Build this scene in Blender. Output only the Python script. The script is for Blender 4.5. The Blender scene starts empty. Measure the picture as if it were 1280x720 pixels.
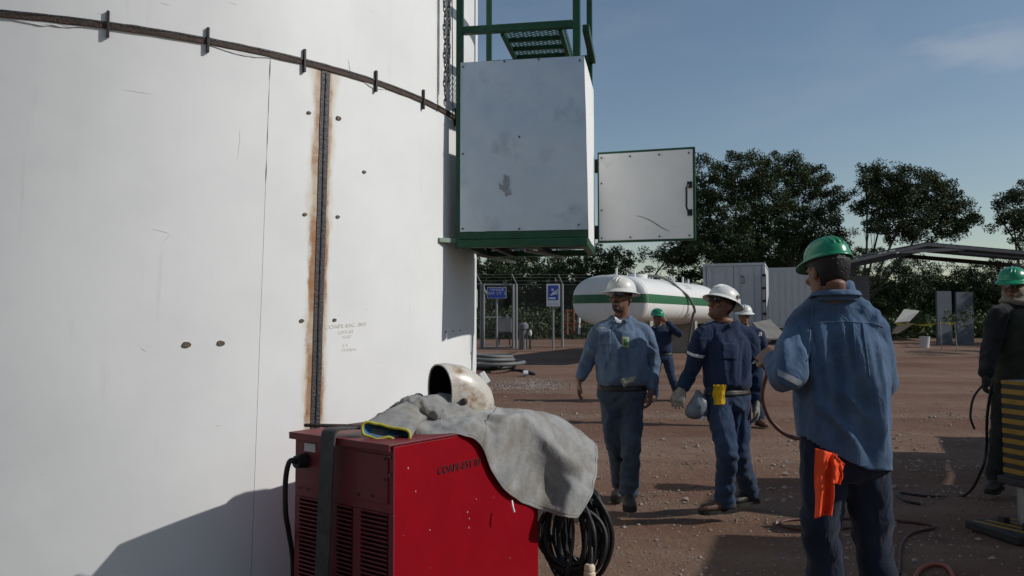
import bpy, bmesh, math, random
import numpy as np
from mathutils import Vector, Matrix, noise
from mathutils.bvhtree import BVHTree

random.seed(7)
scn = bpy.context.scene
C = scn.collection
R = math.radians

# ------------------------------------------------------------------ camera
FPX = 1000.0
HOR = 402.0
PITCH = math.atan2(HOR - 360.0, FPX)
CAMH = 1.45
CAM = Vector((0, 0, CAMH))
cam_d = bpy.data.cameras.new("camera")
cam_d.sensor_width = 36
cam_d.lens = 36 * FPX / 1280
cam_d.clip_start = 0.05
cam_d.clip_end = 4000
cam = bpy.data.objects.new("camera", cam_d)
cam.location = CAM
cam.rotation_euler = (R(90) + PITCH, 0, 0)
C.objects.link(cam)
scn.camera = cam

# ------------------------------------------------------------------ sky and sun
SUN_EL = R(33.0)
SUN_AZ = math.atan2(0.990, -0.139)          # clockwise from +Y
SUNV = Vector((math.sin(SUN_AZ) * math.cos(SUN_EL), math.cos(SUN_AZ) * math.cos(SUN_EL), math.sin(SUN_EL)))
world = bpy.data.worlds.new("World")
scn.world = world
world.use_nodes = True
wn, wl = world.node_tree.nodes, world.node_tree.links
wn.clear()
w_out = wn.new('ShaderNodeOutputWorld')
w_bg = wn.new('ShaderNodeBackground')
w_bg.inputs['Strength'].default_value = 0.078
sky = wn.new('ShaderNodeTexSky')
sky.sky_type = 'NISHITA'
sky.sun_disc = False
sky.sun_elevation = SUN_EL
sky.sun_rotation = SUN_AZ
sky.altitude = 50
sky.air_density = 1.15
sky.dust_density = 0.35
sky.ozone_density = 1.0
w_tc = wn.new('ShaderNodeTexCoord')
w_map = wn.new('ShaderNodeMapping')          # faint thin haze of cirrus
w_map.inputs['Scale'].default_value = (2.0, 2.0, 7.0)
w_map.inputs['Location'].default_value = (0.35, 0.1, 0.55)
w_no = wn.new('ShaderNodeTexNoise')
w_no.inputs['Scale'].default_value = 2.2
w_no.inputs['Detail'].default_value = 7
w_no.inputs['Roughness'].default_value = 0.55
w_rp = wn.new('ShaderNodeMapRange')
w_rp.inputs['From Min'].default_value = 0.50
w_rp.inputs['From Max'].default_value = 0.85
w_rp.inputs['To Max'].default_value = 0.13
# one small soft cloud, upper right
w_sub = wn.new('ShaderNodeVectorMath'); w_sub.operation = 'SUBTRACT'
_c = Vector(((1240-640)/FPX, math.cos(PITCH)-math.sin(PITCH)*.298, math.sin(PITCH)+math.cos(PITCH)*.298)).normalized()
w_sub.inputs[1].default_value = _c
w_scl = wn.new('ShaderNodeVectorMath'); w_scl.operation = 'MULTIPLY'
w_scl.inputs[1].default_value = (9, 9, 34)
w_len = wn.new('ShaderNodeVectorMath'); w_len.operation = 'LENGTH'
w_n2 = wn.new('ShaderNodeTexNoise'); w_n2.inputs['Scale'].default_value = 1.6; w_n2.inputs['Detail'].default_value = 6
w_add = wn.new('ShaderNodeMath'); w_add.operation = 'MULTIPLY_ADD'; w_add.inputs[1].default_value = 1.3
w_cl = wn.new('ShaderNodeMapRange'); w_cl.interpolation_type = 'SMOOTHSTEP'
w_cl.inputs['From Min'].default_value = 1.65; w_cl.inputs['From Max'].default_value = 0.75
w_cl.inputs['To Min'].default_value = 0.0; w_cl.inputs['To Max'].default_value = 0.34
w_max = wn.new('ShaderNodeMath'); w_max.operation = 'MAXIMUM'
w_mix = wn.new('ShaderNodeMix')
w_mix.data_type = 'RGBA'
w_mix.inputs['B'].default_value = (6.0, 6.3, 7.0, 1)
wl.new(w_tc.outputs['Generated'], w_map.inputs['Vector'])
wl.new(w_map.outputs['Vector'], w_no.inputs['Vector'])
wl.new(w_no.outputs['Fac'], w_rp.inputs['Value'])
wl.new(w_tc.outputs['Generated'], w_sub.inputs[0])
wl.new(w_sub.outputs['Vector'], w_scl.inputs[0])
wl.new(w_scl.outputs['Vector'], w_len.inputs[0])
wl.new(w_scl.outputs['Vector'], w_n2.inputs['Vector'])
wl.new(w_n2.outputs['Fac'], w_add.inputs[0])
wl.new(w_len.outputs['Value'], w_add.inputs[2])
wl.new(w_add.outputs['Value'], w_cl.inputs['Value'])
wl.new(w_rp.outputs['Result'], w_max.inputs[0])
wl.new(w_cl.outputs['Result'], w_max.inputs[1])
wl.new(w_max.outputs['Value'], w_mix.inputs['Factor'])
wl.new(sky.outputs['Color'], w_mix.inputs['A'])
wl.new(w_mix.outputs['Result'], w_bg.inputs['Color'])
wl.new(w_bg.outputs['Background'], w_out.inputs['Surface'])

sun_d = bpy.data.lights.new("sun", 'SUN')
sun_d.energy = 3.25
sun_d.angle = R(0.55)
sun_d.color = (1.0, 0.965, 0.915)
sun = bpy.data.objects.new("sun", sun_d)
sun.rotation_euler = (-SUNV).to_track_quat('-Z', 'Y').to_euler()
sun.location = SUNV * 40
C.objects.link(sun)

scn.view_settings.view_transform = 'Standard'
scn.view_settings.look = 'None'
scn.view_settings.gamma = 1
scn.view_settings.exposure = 0.02
scn.render.engine = 'CYCLES'
scn.cycles.max_bounces = 6
scn.cycles.diffuse_bounces = 3
scn.cycles.glossy_bounces = 3

# ------------------------------------------------------------------ helpers
def px(x, y, d):
    """world point seen at pixel (x, y) of the 1280x720 photograph, d metres ahead"""
    cp, sp = math.cos(PITCH), math.sin(PITCH)
    a, b = (x - 640) / FPX, -(y - 360) / FPX
    r = Vector((a, cp - sp * b, sp + cp * b))
    return CAM + r * (d / r.y)

def pz(x, y, z):
    """world point seen at pixel (x, y) at height z"""
    p = px(x, y, 1.0) - CAM
    return CAM + p * ((z - CAMH) / p.z)

def gz(x, y):
    r = max(0.0, y - 20.0)
    return 1.3 * (1 - math.exp(-0.045 * r / 1.3))

def nz(p, s=1.0, seed=0.0):
    return noise.noise(Vector((p[0] * s + seed, p[1] * s - seed * 1.7, p[2] * s + seed * .6)))

class MB:
    def __init__(self):
        self.v = []; self.f = []
    def add(self, vs, fs):
        o = len(self.v)
        self.v.extend([Vector(p) for p in vs])
        self.f.extend([tuple(i + o for i in q) for q in fs])
        return self
    def box(self, c, s, rot=None):
        c = Vector(c); h = Vector(s) * .5
        vs = []
        for sx, sy, sz in ((-1,-1,-1),(1,-1,-1),(1,1,-1),(-1,1,-1),(-1,-1,1),(1,-1,1),(1,1,1),(-1,1,1)):
            p = Vector((sx*h.x, sy*h.y, sz*h.z))
            if rot is not None: p = rot @ p
            vs.append(c + p)
        return self.add(vs, [(0,3,2,1),(4,5,6,7),(0,1,5,4),(1,2,6,5),(2,3,7,6),(3,0,4,7)])
    def beam(self, p0, p1, w, h, up=(0,0,1)):
        p0, p1 = Vector(p0), Vector(p1)
        d = (p1 - p0).normalized(); up = Vector(up)
        s = d.cross(up)
        if s.length < 1e-4: s = d.cross(Vector((1,0,0)))
        s.normalize(); u = s.cross(d)
        vs = []
        for p in (p0, p1):
            for a, b in ((-1,-1),(1,-1),(1,1),(-1,1)):
                vs.append(p + s*(a*w/2) + u*(b*h/2))
        return self.add(vs, [(0,3,2,1),(4,5,6,7),(0,1,5,4),(1,2,6,5),(2,3,7,6),(3,0,4,7)])
    def tube(self, pts, r, n=8, cap=True, closed=False, flat=1.0):
        pts = [Vector(p) for p in pts]; m = len(pts)
        rr = r if isinstance(r, (list, tuple)) else [r] * m
        vs = []; fs = []
        prev = None
        for i, p in enumerate(pts):
            if closed: t = pts[(i+1) % m] - pts[i-1]
            elif i == 0: t = pts[1] - p
            elif i == m-1: t = p - pts[i-1]
            else: t = pts[i+1] - pts[i-1]
            if t.length < 1e-9: t = Vector((0,0,1))
            t.normalize()
            if prev is None:
                a = Vector((0,0,1)) if abs(t.z) < .9 else Vector((1,0,0))
                s = t.cross(a).normalized()
            else:
                s = prev - t * prev.dot(t)
                if s.length < 1e-6: s = t.orthogonal()
                s.normalize()
            prev = s
            u = t.cross(s)
            for k in range(n):
                an = 2*math.pi*k/n
                vs.append(p + s*(math.cos(an)*rr[i]) + u*(math.sin(an)*rr[i]*flat))
        seg = m if closed else m-1
        for i in range(seg):
            for k in range(n):
                a = i*n+k; b = i*n+(k+1) % n; j = ((i+1) % m)*n
                fs.append((a, b, j+(k+1) % n, j+k))
        if cap and not closed:
            c0 = len(vs); t0 = (pts[0]-pts[1]).normalized(); vs.append(pts[0] + t0*rr[0]*.7)
            c1 = len(vs); t1 = (pts[-1]-pts[-2]).normalized(); vs.append(pts[-1] + t1*rr[-1]*.7)
            for k in range(n):
                fs.append((c0, (k+1) % n, k)); fs.append((c1, (m-1)*n+k, (m-1)*n+(k+1) % n))
        return self.add(vs, fs)
    def cyl(self, p0, p1, r, n=12, r1=None):
        p0, p1 = Vector(p0), Vector(p1); r1 = r if r1 is None else r1
        t = (p1-p0).normalized(); s = t.orthogonal().normalized(); u = t.cross(s)
        vs = [p0 + (s*math.cos(2*math.pi*k/n) + u*math.sin(2*math.pi*k/n))*r for k in range(n)]
        vs += [p1 + (s*math.cos(2*math.pi*k/n) + u*math.sin(2*math.pi*k/n))*r1 for k in range(n)]
        fs = [(k, (k+1) % n, n+(k+1) % n, n+k) for k in range(n)]
        fs += [tuple(range(n-1, -1, -1)), tuple(range(n, 2*n))]
        return self.add(vs, fs)
    def loft(self, rings, cap=True, closed=True):
        n = len(rings[0]); vs = [p for r in rings for p in r]; fs = []
        for i in range(len(rings)-1):
            for k in range(n if closed else n-1):
                fs.append((i*n+k, i*n+(k+1) % n, (i+1)*n+(k+1) % n, (i+1)*n+k))
        if cap:
            for i in (0, len(rings)-1):
                c = sum((Vector(p) for p in rings[i]), Vector()) / n
                ci = len(vs); vs.append(c)
                for k in range(n):
                    q = (ci, i*n+(k+1) % n, i*n+k)
                    fs.append(q if i == 0 else (q[0], q[2], q[1]))
        return self.add(vs, fs)
    def ell(self, c, r, n=14, m=9, rot=None):
        rings = []
        for j in range(1, m):
            ph = -math.pi/2 + math.pi*j/m
            rg = []
            for k in range(n):
                a = 2*math.pi*k/n
                p = Vector((math.cos(a)*math.cos(ph)*r[0], math.sin(a)*math.cos(ph)*r[1], math.sin(ph)*r[2]))
                if rot is not None: p = rot @ p
                rg.append(Vector(c) + p)
            rings.append(rg)
        o = len(self.v)
        self.loft(rings, cap=True)
        for ci, s in ((len(self.v)-2, -1), (len(self.v)-1, 1)):
            p = Vector((0, 0, s*r[2]))
            if rot is not None: p = rot @ p
            self.v[ci] = Vector(c) + p
        return self
    def grid(self, fn, nu, nv):
        vs = [fn(i/nu, j/nv) for j in range(nv+1) for i in range(nu+1)]
        fs = [(j*(nu+1)+i, j*(nu+1)+i+1, (j+1)*(nu+1)+i+1, (j+1)*(nu+1)+i) for j in range(nv) for i in range(nu)]
        return self.add(vs, fs)
    def mesh(self, off=None):
        me = bpy.data.meshes.new("mesh")
        vv = self.v if off is None else [p - off for p in self.v]
        me.from_pydata([tuple(p) for p in vv], [], self.f)
        me.validate()
        me.update()
        return me
    def build(self, name, m, parent=None, smooth=False, solid=0, bevel=0, world=True, shade=None):
        me = self.mesh(parent_loc(parent) if (parent and world) else None)
        return link(name, me, m, parent, smooth, solid, bevel, shade)

ORG = {}
def parent_loc(o):
    while o.parent: o = o.parent
    return ORG.get(o.name, Vector((0,0,0)))

def fixnormals(me):
    bm = bmesh.new(); bm.from_mesh(me)
    bmesh.ops.recalc_face_normals(bm, faces=bm.faces)
    bm.to_mesh(me); bm.free()

def link(name, me, m, parent=None, smooth=False, solid=0, bevel=0, shade=None):
    fixnormals(me)
    me.name = name
    o = bpy.data.objects.new(name, me)
    if m is not None:
        for q in (m if isinstance(m, (list, tuple)) else [m]): me.materials.append(q)
    C.objects.link(o)
    if parent: o.parent = parent
    if smooth:
        for p in me.polygons: p.use_smooth = True
        if shade: me.set_sharp_from_angle(angle=R(shade))
    if solid:
        md = o.modifiers.new("solid", 'SOLIDIFY'); md.thickness = solid; md.offset = 0
    if bevel:
        md = o.modifiers.new("bevel", 'BEVEL'); md.width = bevel; md.segments = 2
        md.limit_method = 'ANGLE'; md.angle_limit = R(40)
    return o

def tag(o, label, cat, group=None):
    o['label'] = label; o['category'] = cat
    if group: o['group'] = group
    return o

def thing(name, label, cat, loc, group=None):
    o = bpy.data.objects.new(name, None)
    o.empty_display_size = .2
    o.location = loc
    C.objects.link(o)
    ORG[o.name] = Vector(loc)
    return tag(o, label, cat, group)

def struct(o):
    o['kind'] = 'structure'; return o

def stuff(o):
    o['kind'] = 'stuff'; return o

def evaluated(o):
    dg = bpy.context.evaluated_depsgraph_get()
    dg.update()
    return bpy.data.meshes.new_from_object(o.evaluated_get(dg))

def remesh(mb, vox, it=4, fac=.5):
    """fuse overlapping closed shapes into one continuous skin"""
    me = mb.mesh(); fixnormals(me)
    o = bpy.data.objects.new("fuse", me); C.objects.link(o)
    md = o.modifiers.new("r", 'REMESH'); md.mode = 'VOXEL'; md.voxel_size = vox
    if it:
        s = o.modifiers.new("s", 'SMOOTH'); s.factor = fac; s.iterations = it
    out = evaluated(o)
    bpy.data.objects.remove(o)
    bpy.data.meshes.remove(me)
    return out

def displace(me, fn):
    n = len(me.vertices)
    co = np.empty(n*3); me.vertices.foreach_get('co', co); co = co.reshape(-1, 3)
    nr = np.empty(n*3); me.vertices.foreach_get('normal', nr); nr = nr.reshape(-1, 3)
    d = fn(co)
    co = co + nr * d[:, None]
    me.vertices.foreach_set('co', co.ravel()); me.update()

def shift_mesh(me, off):
    me.transform(Matrix.Translation(-off)); me.update()

def bvh(me):
    return BVHTree.FromPolygons([v.co.copy() for v in me.vertices], [tuple(p.vertices) for p in me.polygons])

def text_geo(s, size, bold=0):
    cu = bpy.data.curves.new("t", 'FONT'); cu.body = s; cu.size = size; cu.align_x = 'CENTER'; cu.align_y = 'CENTER'
    cu.resolution_u = 3; cu.offset = bold
    o = bpy.data.objects.new("t", cu); C.objects.link(o)
    me = evaluated(o)
    vs = [v.co.copy() for v in me.vertices]; fs = [tuple(p.vertices) for p in me.polygons]
    bpy.data.objects.remove(o); bpy.data.curves.remove(cu); bpy.data.meshes.remove(me)
    return vs, fs

# ------------------------------------------------------------------ materials
def mat(name, col, rough=.6, metal=0.0, var=.12, scale=6, col2=None, bump=0.0, bscale=60, spec=.4, dist=.01,
        grime=None, gpos=(.55, .75), gscale=3, stretch=None, rvar=0.0, detail=6, sheen=0):
    m = bpy.data.materials.new(name); m.use_nodes = True
    nt = m.node_tree; N = nt.nodes; L = nt.links
    b = N['Principled BSDF']
    b.inputs['Roughness'].default_value = rough
    b.inputs['Metallic'].default_value = metal
    b.inputs['Specular IOR Level'].default_value = spec
    if sheen:
        b.inputs['Sheen Weight'].default_value = sheen
    tc = N.new('ShaderNodeTexCoord')
    vec = tc.outputs['Object']
    if stretch:
        mp = N.new('ShaderNodeMapping'); mp.inputs['Scale'].default_value = stretch
        L.new(vec, mp.inputs['Vector']); vec = mp.outputs['Vector']
    n1 = N.new('ShaderNodeTexNoise'); n1.inputs['Scale'].default_value = scale; n1.inputs['Detail'].default_value = detail
    n1.inputs['Roughness'].default_value = .6
    L.new(vec, n1.inputs['Vector'])
    rp = N.new('ShaderNodeValToRGB'); e = rp.color_ramp.elements
    e[0].position = .3; e[1].position = .7
    if col2 is None:
        e[0].color = (*[c*(1-var) for c in col], 1); e[1].color = (*[min(1, c*(1+var)) for c in col], 1)
    else:
        e[0].color = (*col, 1); e[1].color = (*col2, 1)
    L.new(n1.outputs['Fac'], rp.inputs['Fac'])
    out = rp.outputs['Color']
    if grime is not None:
        n2 = N.new('ShaderNodeTexNoise'); n2.inputs['Scale'].default_value = gscale; n2.inputs['Detail'].default_value = 8
        n2.inputs['Roughness'].default_value = .65
        L.new(tc.outputs['Object'], n2.inputs['Vector'])
        r2 = N.new('ShaderNodeValToRGB'); r2.color_ramp.elements[0].position = gpos[0]; r2.color_ramp.elements[1].position = gpos[1]
        L.new(n2.outputs['Fac'], r2.inputs['Fac'])
        mx = N.new('ShaderNodeMix'); mx.data_type = 'RGBA'; mx.inputs['B'].default_value = (*grime, 1)
        L.new(r2.outputs['Color'], mx.inputs['Factor']); L.new(out, mx.inputs['A']); out = mx.outputs['Result']
    L.new(out, b.inputs['Base Color'])
    if rvar:
        mr = N.new('ShaderNodeMapRange'); mr.inputs['To Min'].default_value = max(0, rough-rvar); mr.inputs['To Max'].default_value = min(1, rough+rvar)
        L.new(n1.outputs['Fac'], mr.inputs['Value']); L.new(mr.outputs['Result'], b.inputs['Roughness'])
    if bump:
        n3 = N.new('ShaderNodeTexNoise'); n3.inputs['Scale'].default_value = bscale; n3.inputs['Detail'].default_value = 5
        L.new(vec, n3.inputs['Vector'])
        bp = N.new('ShaderNodeBump'); bp.inputs['Strength'].default_value = bump; bp.inputs['Distance'].default_value = dist
        L.new(n3.outputs['Fac'], bp.inputs['Height']); L.new(bp.outputs['Normal'], b.inputs['Normal'])
    return m

m_green = mat("green_paint", (.012, .072, .034), .42, var=.25, scale=9, bump=.15, grime=(.05, .055, .04), gpos=(.58, .8))
m_galv = mat("galvanised_sheet", (.50, .55, .61), .40, metal=.85, var=.07, scale=3, col2=(.63, .67, .72), bump=.06, bscale=5, dist=.02,
             grime=(.30, .31, .36), gpos=(.55, .8), gscale=2.6, rvar=.1)
m_galv2 = mat("galvanised_door_sheet", (.80, .80, .78), .55, metal=.12, var=.05, scale=4, bump=.05, bscale=7, grime=(.5, .46, .4), gpos=(.6, .85), gscale=5)
m_steel = mat("grey_steel", (.30, .31, .32), .45, metal=.7, var=.2, scale=12)
m_dark = mat("dark_steel", (.03, .03, .032), .55, metal=.3, var=.3, scale=20, bump=.2)
m_black = mat("black_rubber", (.012, .012, .013), .5, var=.3, scale=30, bump=.2, bscale=90)
m_rust = mat("rusty_steel", (.032, .022, .019), .75, col2=(.075, .045, .034), scale=30, bump=.6, bscale=70)
m_burn = mat("burnt_weld_steel", (.040, .038, .044), .5, metal=.3, col2=(.075, .064, .062), scale=26, bump=.6, bscale=90)
m_white = mat("white_paint", (.70, .71, .70), .4, var=.04, scale=4, grime=(.5, .46, .40), gpos=(.6, .85))
m_red = mat("red_enamel", (.225, .002, .008), .40, var=.08, scale=5, bump=.05, bscale=30, grime=(.16, .008, .014), gpos=(.6, .8), gscale=7, spec=.2)
m_redd = mat("red_enamel_dark", (.15, .014, .022), .5, var=.12, scale=9, grime=(.10, .03, .03), gpos=(.5, .8), gscale=10)  # darker, greyer red for lid, louvred end and rear panel
m_pipe = mat("galvanised_pipe", (.42, .43, .44), .5, metal=.4, var=.12, scale=15)
m_hose = mat("grey_hose", (.13, .135, .13), .6, var=.25, scale=20)
m_rhose = mat("red_brown_hose", (.085, .034, .026), .55, var=.25, scale=20)
m_ohose = mat("orange_hose", (.26, .065, .035), .5, var=.2, scale=20)
# ------------------------------------------------------------------ ground
def ground_mat():
    m = bpy.data.materials.new("dirt_and_gravel"); m.use_nodes = True
    nt = m.node_tree; N = nt.nodes; L = nt.links; b = N['Principled BSDF']
    b.inputs['Roughness'].default_value = .95; b.inputs['Specular IOR Level'].default_value = .15
    tc = N.new('ShaderNodeTexCoord'); v = tc.outputs['Object']
    def noi(s, d=8, r=.6, vec=v):
        n = N.new('ShaderNodeTexNoise'); n.inputs['Scale'].default_value = s; n.inputs['Detail'].default_value = d
        n.inputs['Roughness'].default_value = r; L.new(vec, n.inputs['Vector']); return n.outputs['Fac']
    def ramp(f, p0, c0, p1, c1):
        r = N.new('ShaderNodeValToRGB'); e = r.color_ramp.elements
        e[0].position, e[1].position = p0, p1; e[0].color, e[1].color = (*c0, 1), (*c1, 1)
        L.new(f, r.inputs['Fac']); return r.outputs['Color']
    def mix(f, a, c, blend='MIX'):
        x = N.new('ShaderNodeMix'); x.data_type = 'RGBA'; x.blend_type = blend
        L.new(f, x.inputs['Factor']); L.new(a, x.inputs['A']); L.new(c, x.inputs['B']); return x.outputs['Result']
    base = ramp(noi(.35, 5), .35, (.155, .083, .054), .65, (.225, .138, .098))
    # long worn wheel tracks across the yard
    mp = N.new('ShaderNodeMapping'); mp.inputs['Scale'].default_value = (.06, .75, 1); mp.inputs['Rotation'].default_value = (0, 0, R(4)); L.new(v, mp.inputs['Vector'])
    tr = ramp(noi(1.0, 5, .55, mp.outputs['Vector']), .42, (0, 0, 0), .62, (1, 1, 1))
    c = mix(tr, base, ramp(noi(2.2), .3, (.195, .125, .088), .7, (.265, .178, .13)))
    damp = ramp(noi(.9, 7, .7), .55, (0, 0, 0), .72, (.75, .75, .75))
    c = mix(damp, c, ramp(noi(5), .3, (.10, .06, .045), .7, (.16, .10, .075)))
    vo = N.new('ShaderNodeTexVoronoi'); vo.inputs['Scale'].default_value = 26; L.new(v, vo.inputs['Vector'])
    peb = ramp(vo.outputs['Distance'], .10, (1, 1, 1), .34, (0, 0, 0))
    pm = N.new('ShaderNodeMath'); pm.operation = 'MULTIPLY'
    L.new(peb, pm.inputs[0]); L.new(ramp(noi(1.1, 6), .45, (0, 0, 0), .62, (.8, .8, .8)), pm.inputs[1])
    pc = N.new('ShaderNodeMix'); pc.data_type = 'RGBA'
    L.new(vo.outputs['Color'], pc.inputs['Factor'])
    pc.inputs['A'].default_value = (.20, .155, .13, 1); pc.inputs['B'].default_value = (.36, .31, .275, 1)
    c = mix(pm.outputs['Value'], c, pc.outputs['Result'])
    fine = ramp(noi(70, 5, .7), .2, (.62, .6, .58), .8, (1.3, 1.3, 1.3))
    x = N.new('ShaderNodeMix'); x.data_type = 'RGBA'; x.blend_type = 'MULTIPLY'; x.inputs['Factor'].default_value = 1
    L.new(c, x.inputs['A']); L.new(fine, x.inputs['B'])
    # grass-green tint far back under the trees
    sep = N.new('ShaderNodeSeparateXYZ'); L.new(v, sep.inputs['Vector'])
    mr = N.new('ShaderNodeMapRange'); mr.inputs['From Min'].default_value = 37; mr.inputs['From Max'].default_value = 42
    L.new(sep.outputs['Y'], mr.inputs['Value'])
    fin = mix(mr.outputs['Result'], x.outputs['Result'], ramp(noi(1.5), .35, (.06, .07, .025), .65, (.12, .13, .045)))
    L.new(fin, b.inputs['Base Color'])
    h1 = noi(9, 8, .7); h2 = noi(55, 6, .7)
    ad = N.new('ShaderNodeMath'); ad.operation = 'MULTIPLY_ADD'; ad.inputs[1].default_value = .35
    L.new(h2, ad.inputs[0]); L.new(h1, ad.inputs[2])
    ad2 = N.new('ShaderNodeMath'); ad2.operation = 'MULTIPLY_ADD'; ad2.inputs[1].default_value = .35
    L.new(pm.outputs['Value'], ad2.inputs[0]); L.new(ad.outputs['Value'], ad2.inputs[2])
    bp = N.new('ShaderNodeBump'); bp.inputs['Strength'].default_value = .9; bp.inputs['Distance'].default_value = .05
    L.new(ad2.outputs['Value'], bp.inputs['Height']); L.new(bp.outputs['Normal'], b.inputs['Normal'])
    return m

def hz(x, y):
    h = gz(x, y)
    if y < 60 and y > 1 and abs(x) < 50:
        a = min(1, max(0, (y-1)/3))
        h += a*(.02*nz((x*.4, y*1.1, 0)) + .010*nz((x*.9, y*2.2, 3)) + .006*nz((x*3, y*4, 7)))
        for y0, sl, w_ in ((8.4, .03, .17), (10.2, .03, .17), (12.6, -.04, .2), (14.6, -.04, .2), (6.9, .10, .13)):
            e_ = (y-y0-sl*x+.10*nz((x*.5, y0, 1)))/w_
            h += a*(-.030*math.exp(-e_*e_) + .016*math.exp(-((abs(e_)-1.7)/.6)**2))*(.7+.5*nz((x*1.3, y0, 5)))
    return h
xs = [-1500, -400, -150, -60, -30, -14, -7] + list(np.arange(-3, 14.01, .15)) + [16, 19, 24, 30, 40, 60, 150, 400, 1500]
ys = [-600, -150, -40, -10, -2, 0, 1.5] + list(np.arange(3, 16, .12)) + list(np.arange(16, 40, .5)) + [42, 46, 52, 60, 80, 130, 300, 700, 2500]
mb = MB()
nx_, ny_ = len(xs), len(ys)
mb.v = [Vector((x, y, hz(x, y))) for y in ys for x in xs]
mb.f = [(j*nx_+i, j*nx_+i+1, (j+1)*nx_+i+1, (j+1)*nx_+i) for j in range(ny_-1) for i in range(nx_-1)]
m_ground = ground_mat()
struct(mb.build("ground", m_ground, smooth=True))

# loose stones on the yard: too many to count
def stone_mesh(rs, big, region, n, name):
    mb = MB()
    for i in range(n):
        x, y = region(rs)
        s = rs.lognormvariate(math.log(big), .5)
        s = min(s, big*3.2)
        rot = Matrix.Rotation(rs.random()*6.28, 3, 'Z') @ Matrix.Rotation(rs.random()*6.28, 3, 'X')
        vs = []
        for p in ((1,0,0),(-1,0,0),(0,1,0),(0,-1,0),(0,0,1),(0,0,-1)):
            q = Vector(p)*s*rs.uniform(.6, 1.2); q = rot @ q; q.z *= .7
            vs.append(Vector((x, y, hz(x, y)+s*.25)) + q)
        mb.add(vs, [(0,2,4),(2,1,4),(1,3,4),(3,0,4),(2,0,5),(1,2,5),(3,1,5),(0,3,5)])
    return mb
rs = random.Random(3)
m_stone = mat("field_stone", (.17, .13, .105), .9, col2=(.36, .31, .27), scale=.9, bump=.4, bscale=60, detail=2)
def reg_all(r):
    d = 4.2*math.exp(r.random()*1.55)
    return r.uniform(-.02, .72)*d, d
def reg_rows(r):
    d = r.choice((8.2, 9.4, 12.3, 6.7)) + r.gauss(0, .35)
    return r.uniform(.02, .6)*d, d
mb = stone_mesh(rs, .0095, reg_all, 2600, "")
mb2 = stone_mesh(rs, .013, reg_rows, 1100, ""); mb.add(mb2.v, mb2.f)
mb2 = stone_mesh(rs, .012, lambda r: (r.uniform(-.3, 1.1) + r.gauss(0, .3), r.gauss(18.4, 1.0)), 2600, ""); mb.add(mb2.v, mb2.f)
g = stuff(mb.build("gravel", m_stone))
g['label'] = "loose gravel and pebbles strewn over the reddish dirt yard"; g['category'] = "gravel"

# ------------------------------------------------------------------ storage tank
TR = 2.75
TC = Vector((-3.03, 6.25, 0))
ZG = CAMH + 1.4
def tcyl(x, y):
    d = px(x, y, 1.0) - CAM
    o = CAM - TC
    a = d.x**2 + d.y**2; b = 2*(o.x*d.x + o.y*d.y); c = o.x**2 + o.y**2 - TR*TR
    disc = b*b - 4*a*c
    t = (-b - math.sqrt(max(0, disc)))/(2*a)
    p = CAM + d*t
    return math.atan2(p.y-TC.y, p.x-TC.x), p.z
def tp(th, z, off=0.0):
    return Vector((TC.x + (TR+off)*math.cos(th), TC.y + (TR+off)*math.sin(th), z))
tank = thing("storage_tank", "huge round white steel storage tank with rust streaked weld seam at the left", "tank", TC)

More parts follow.
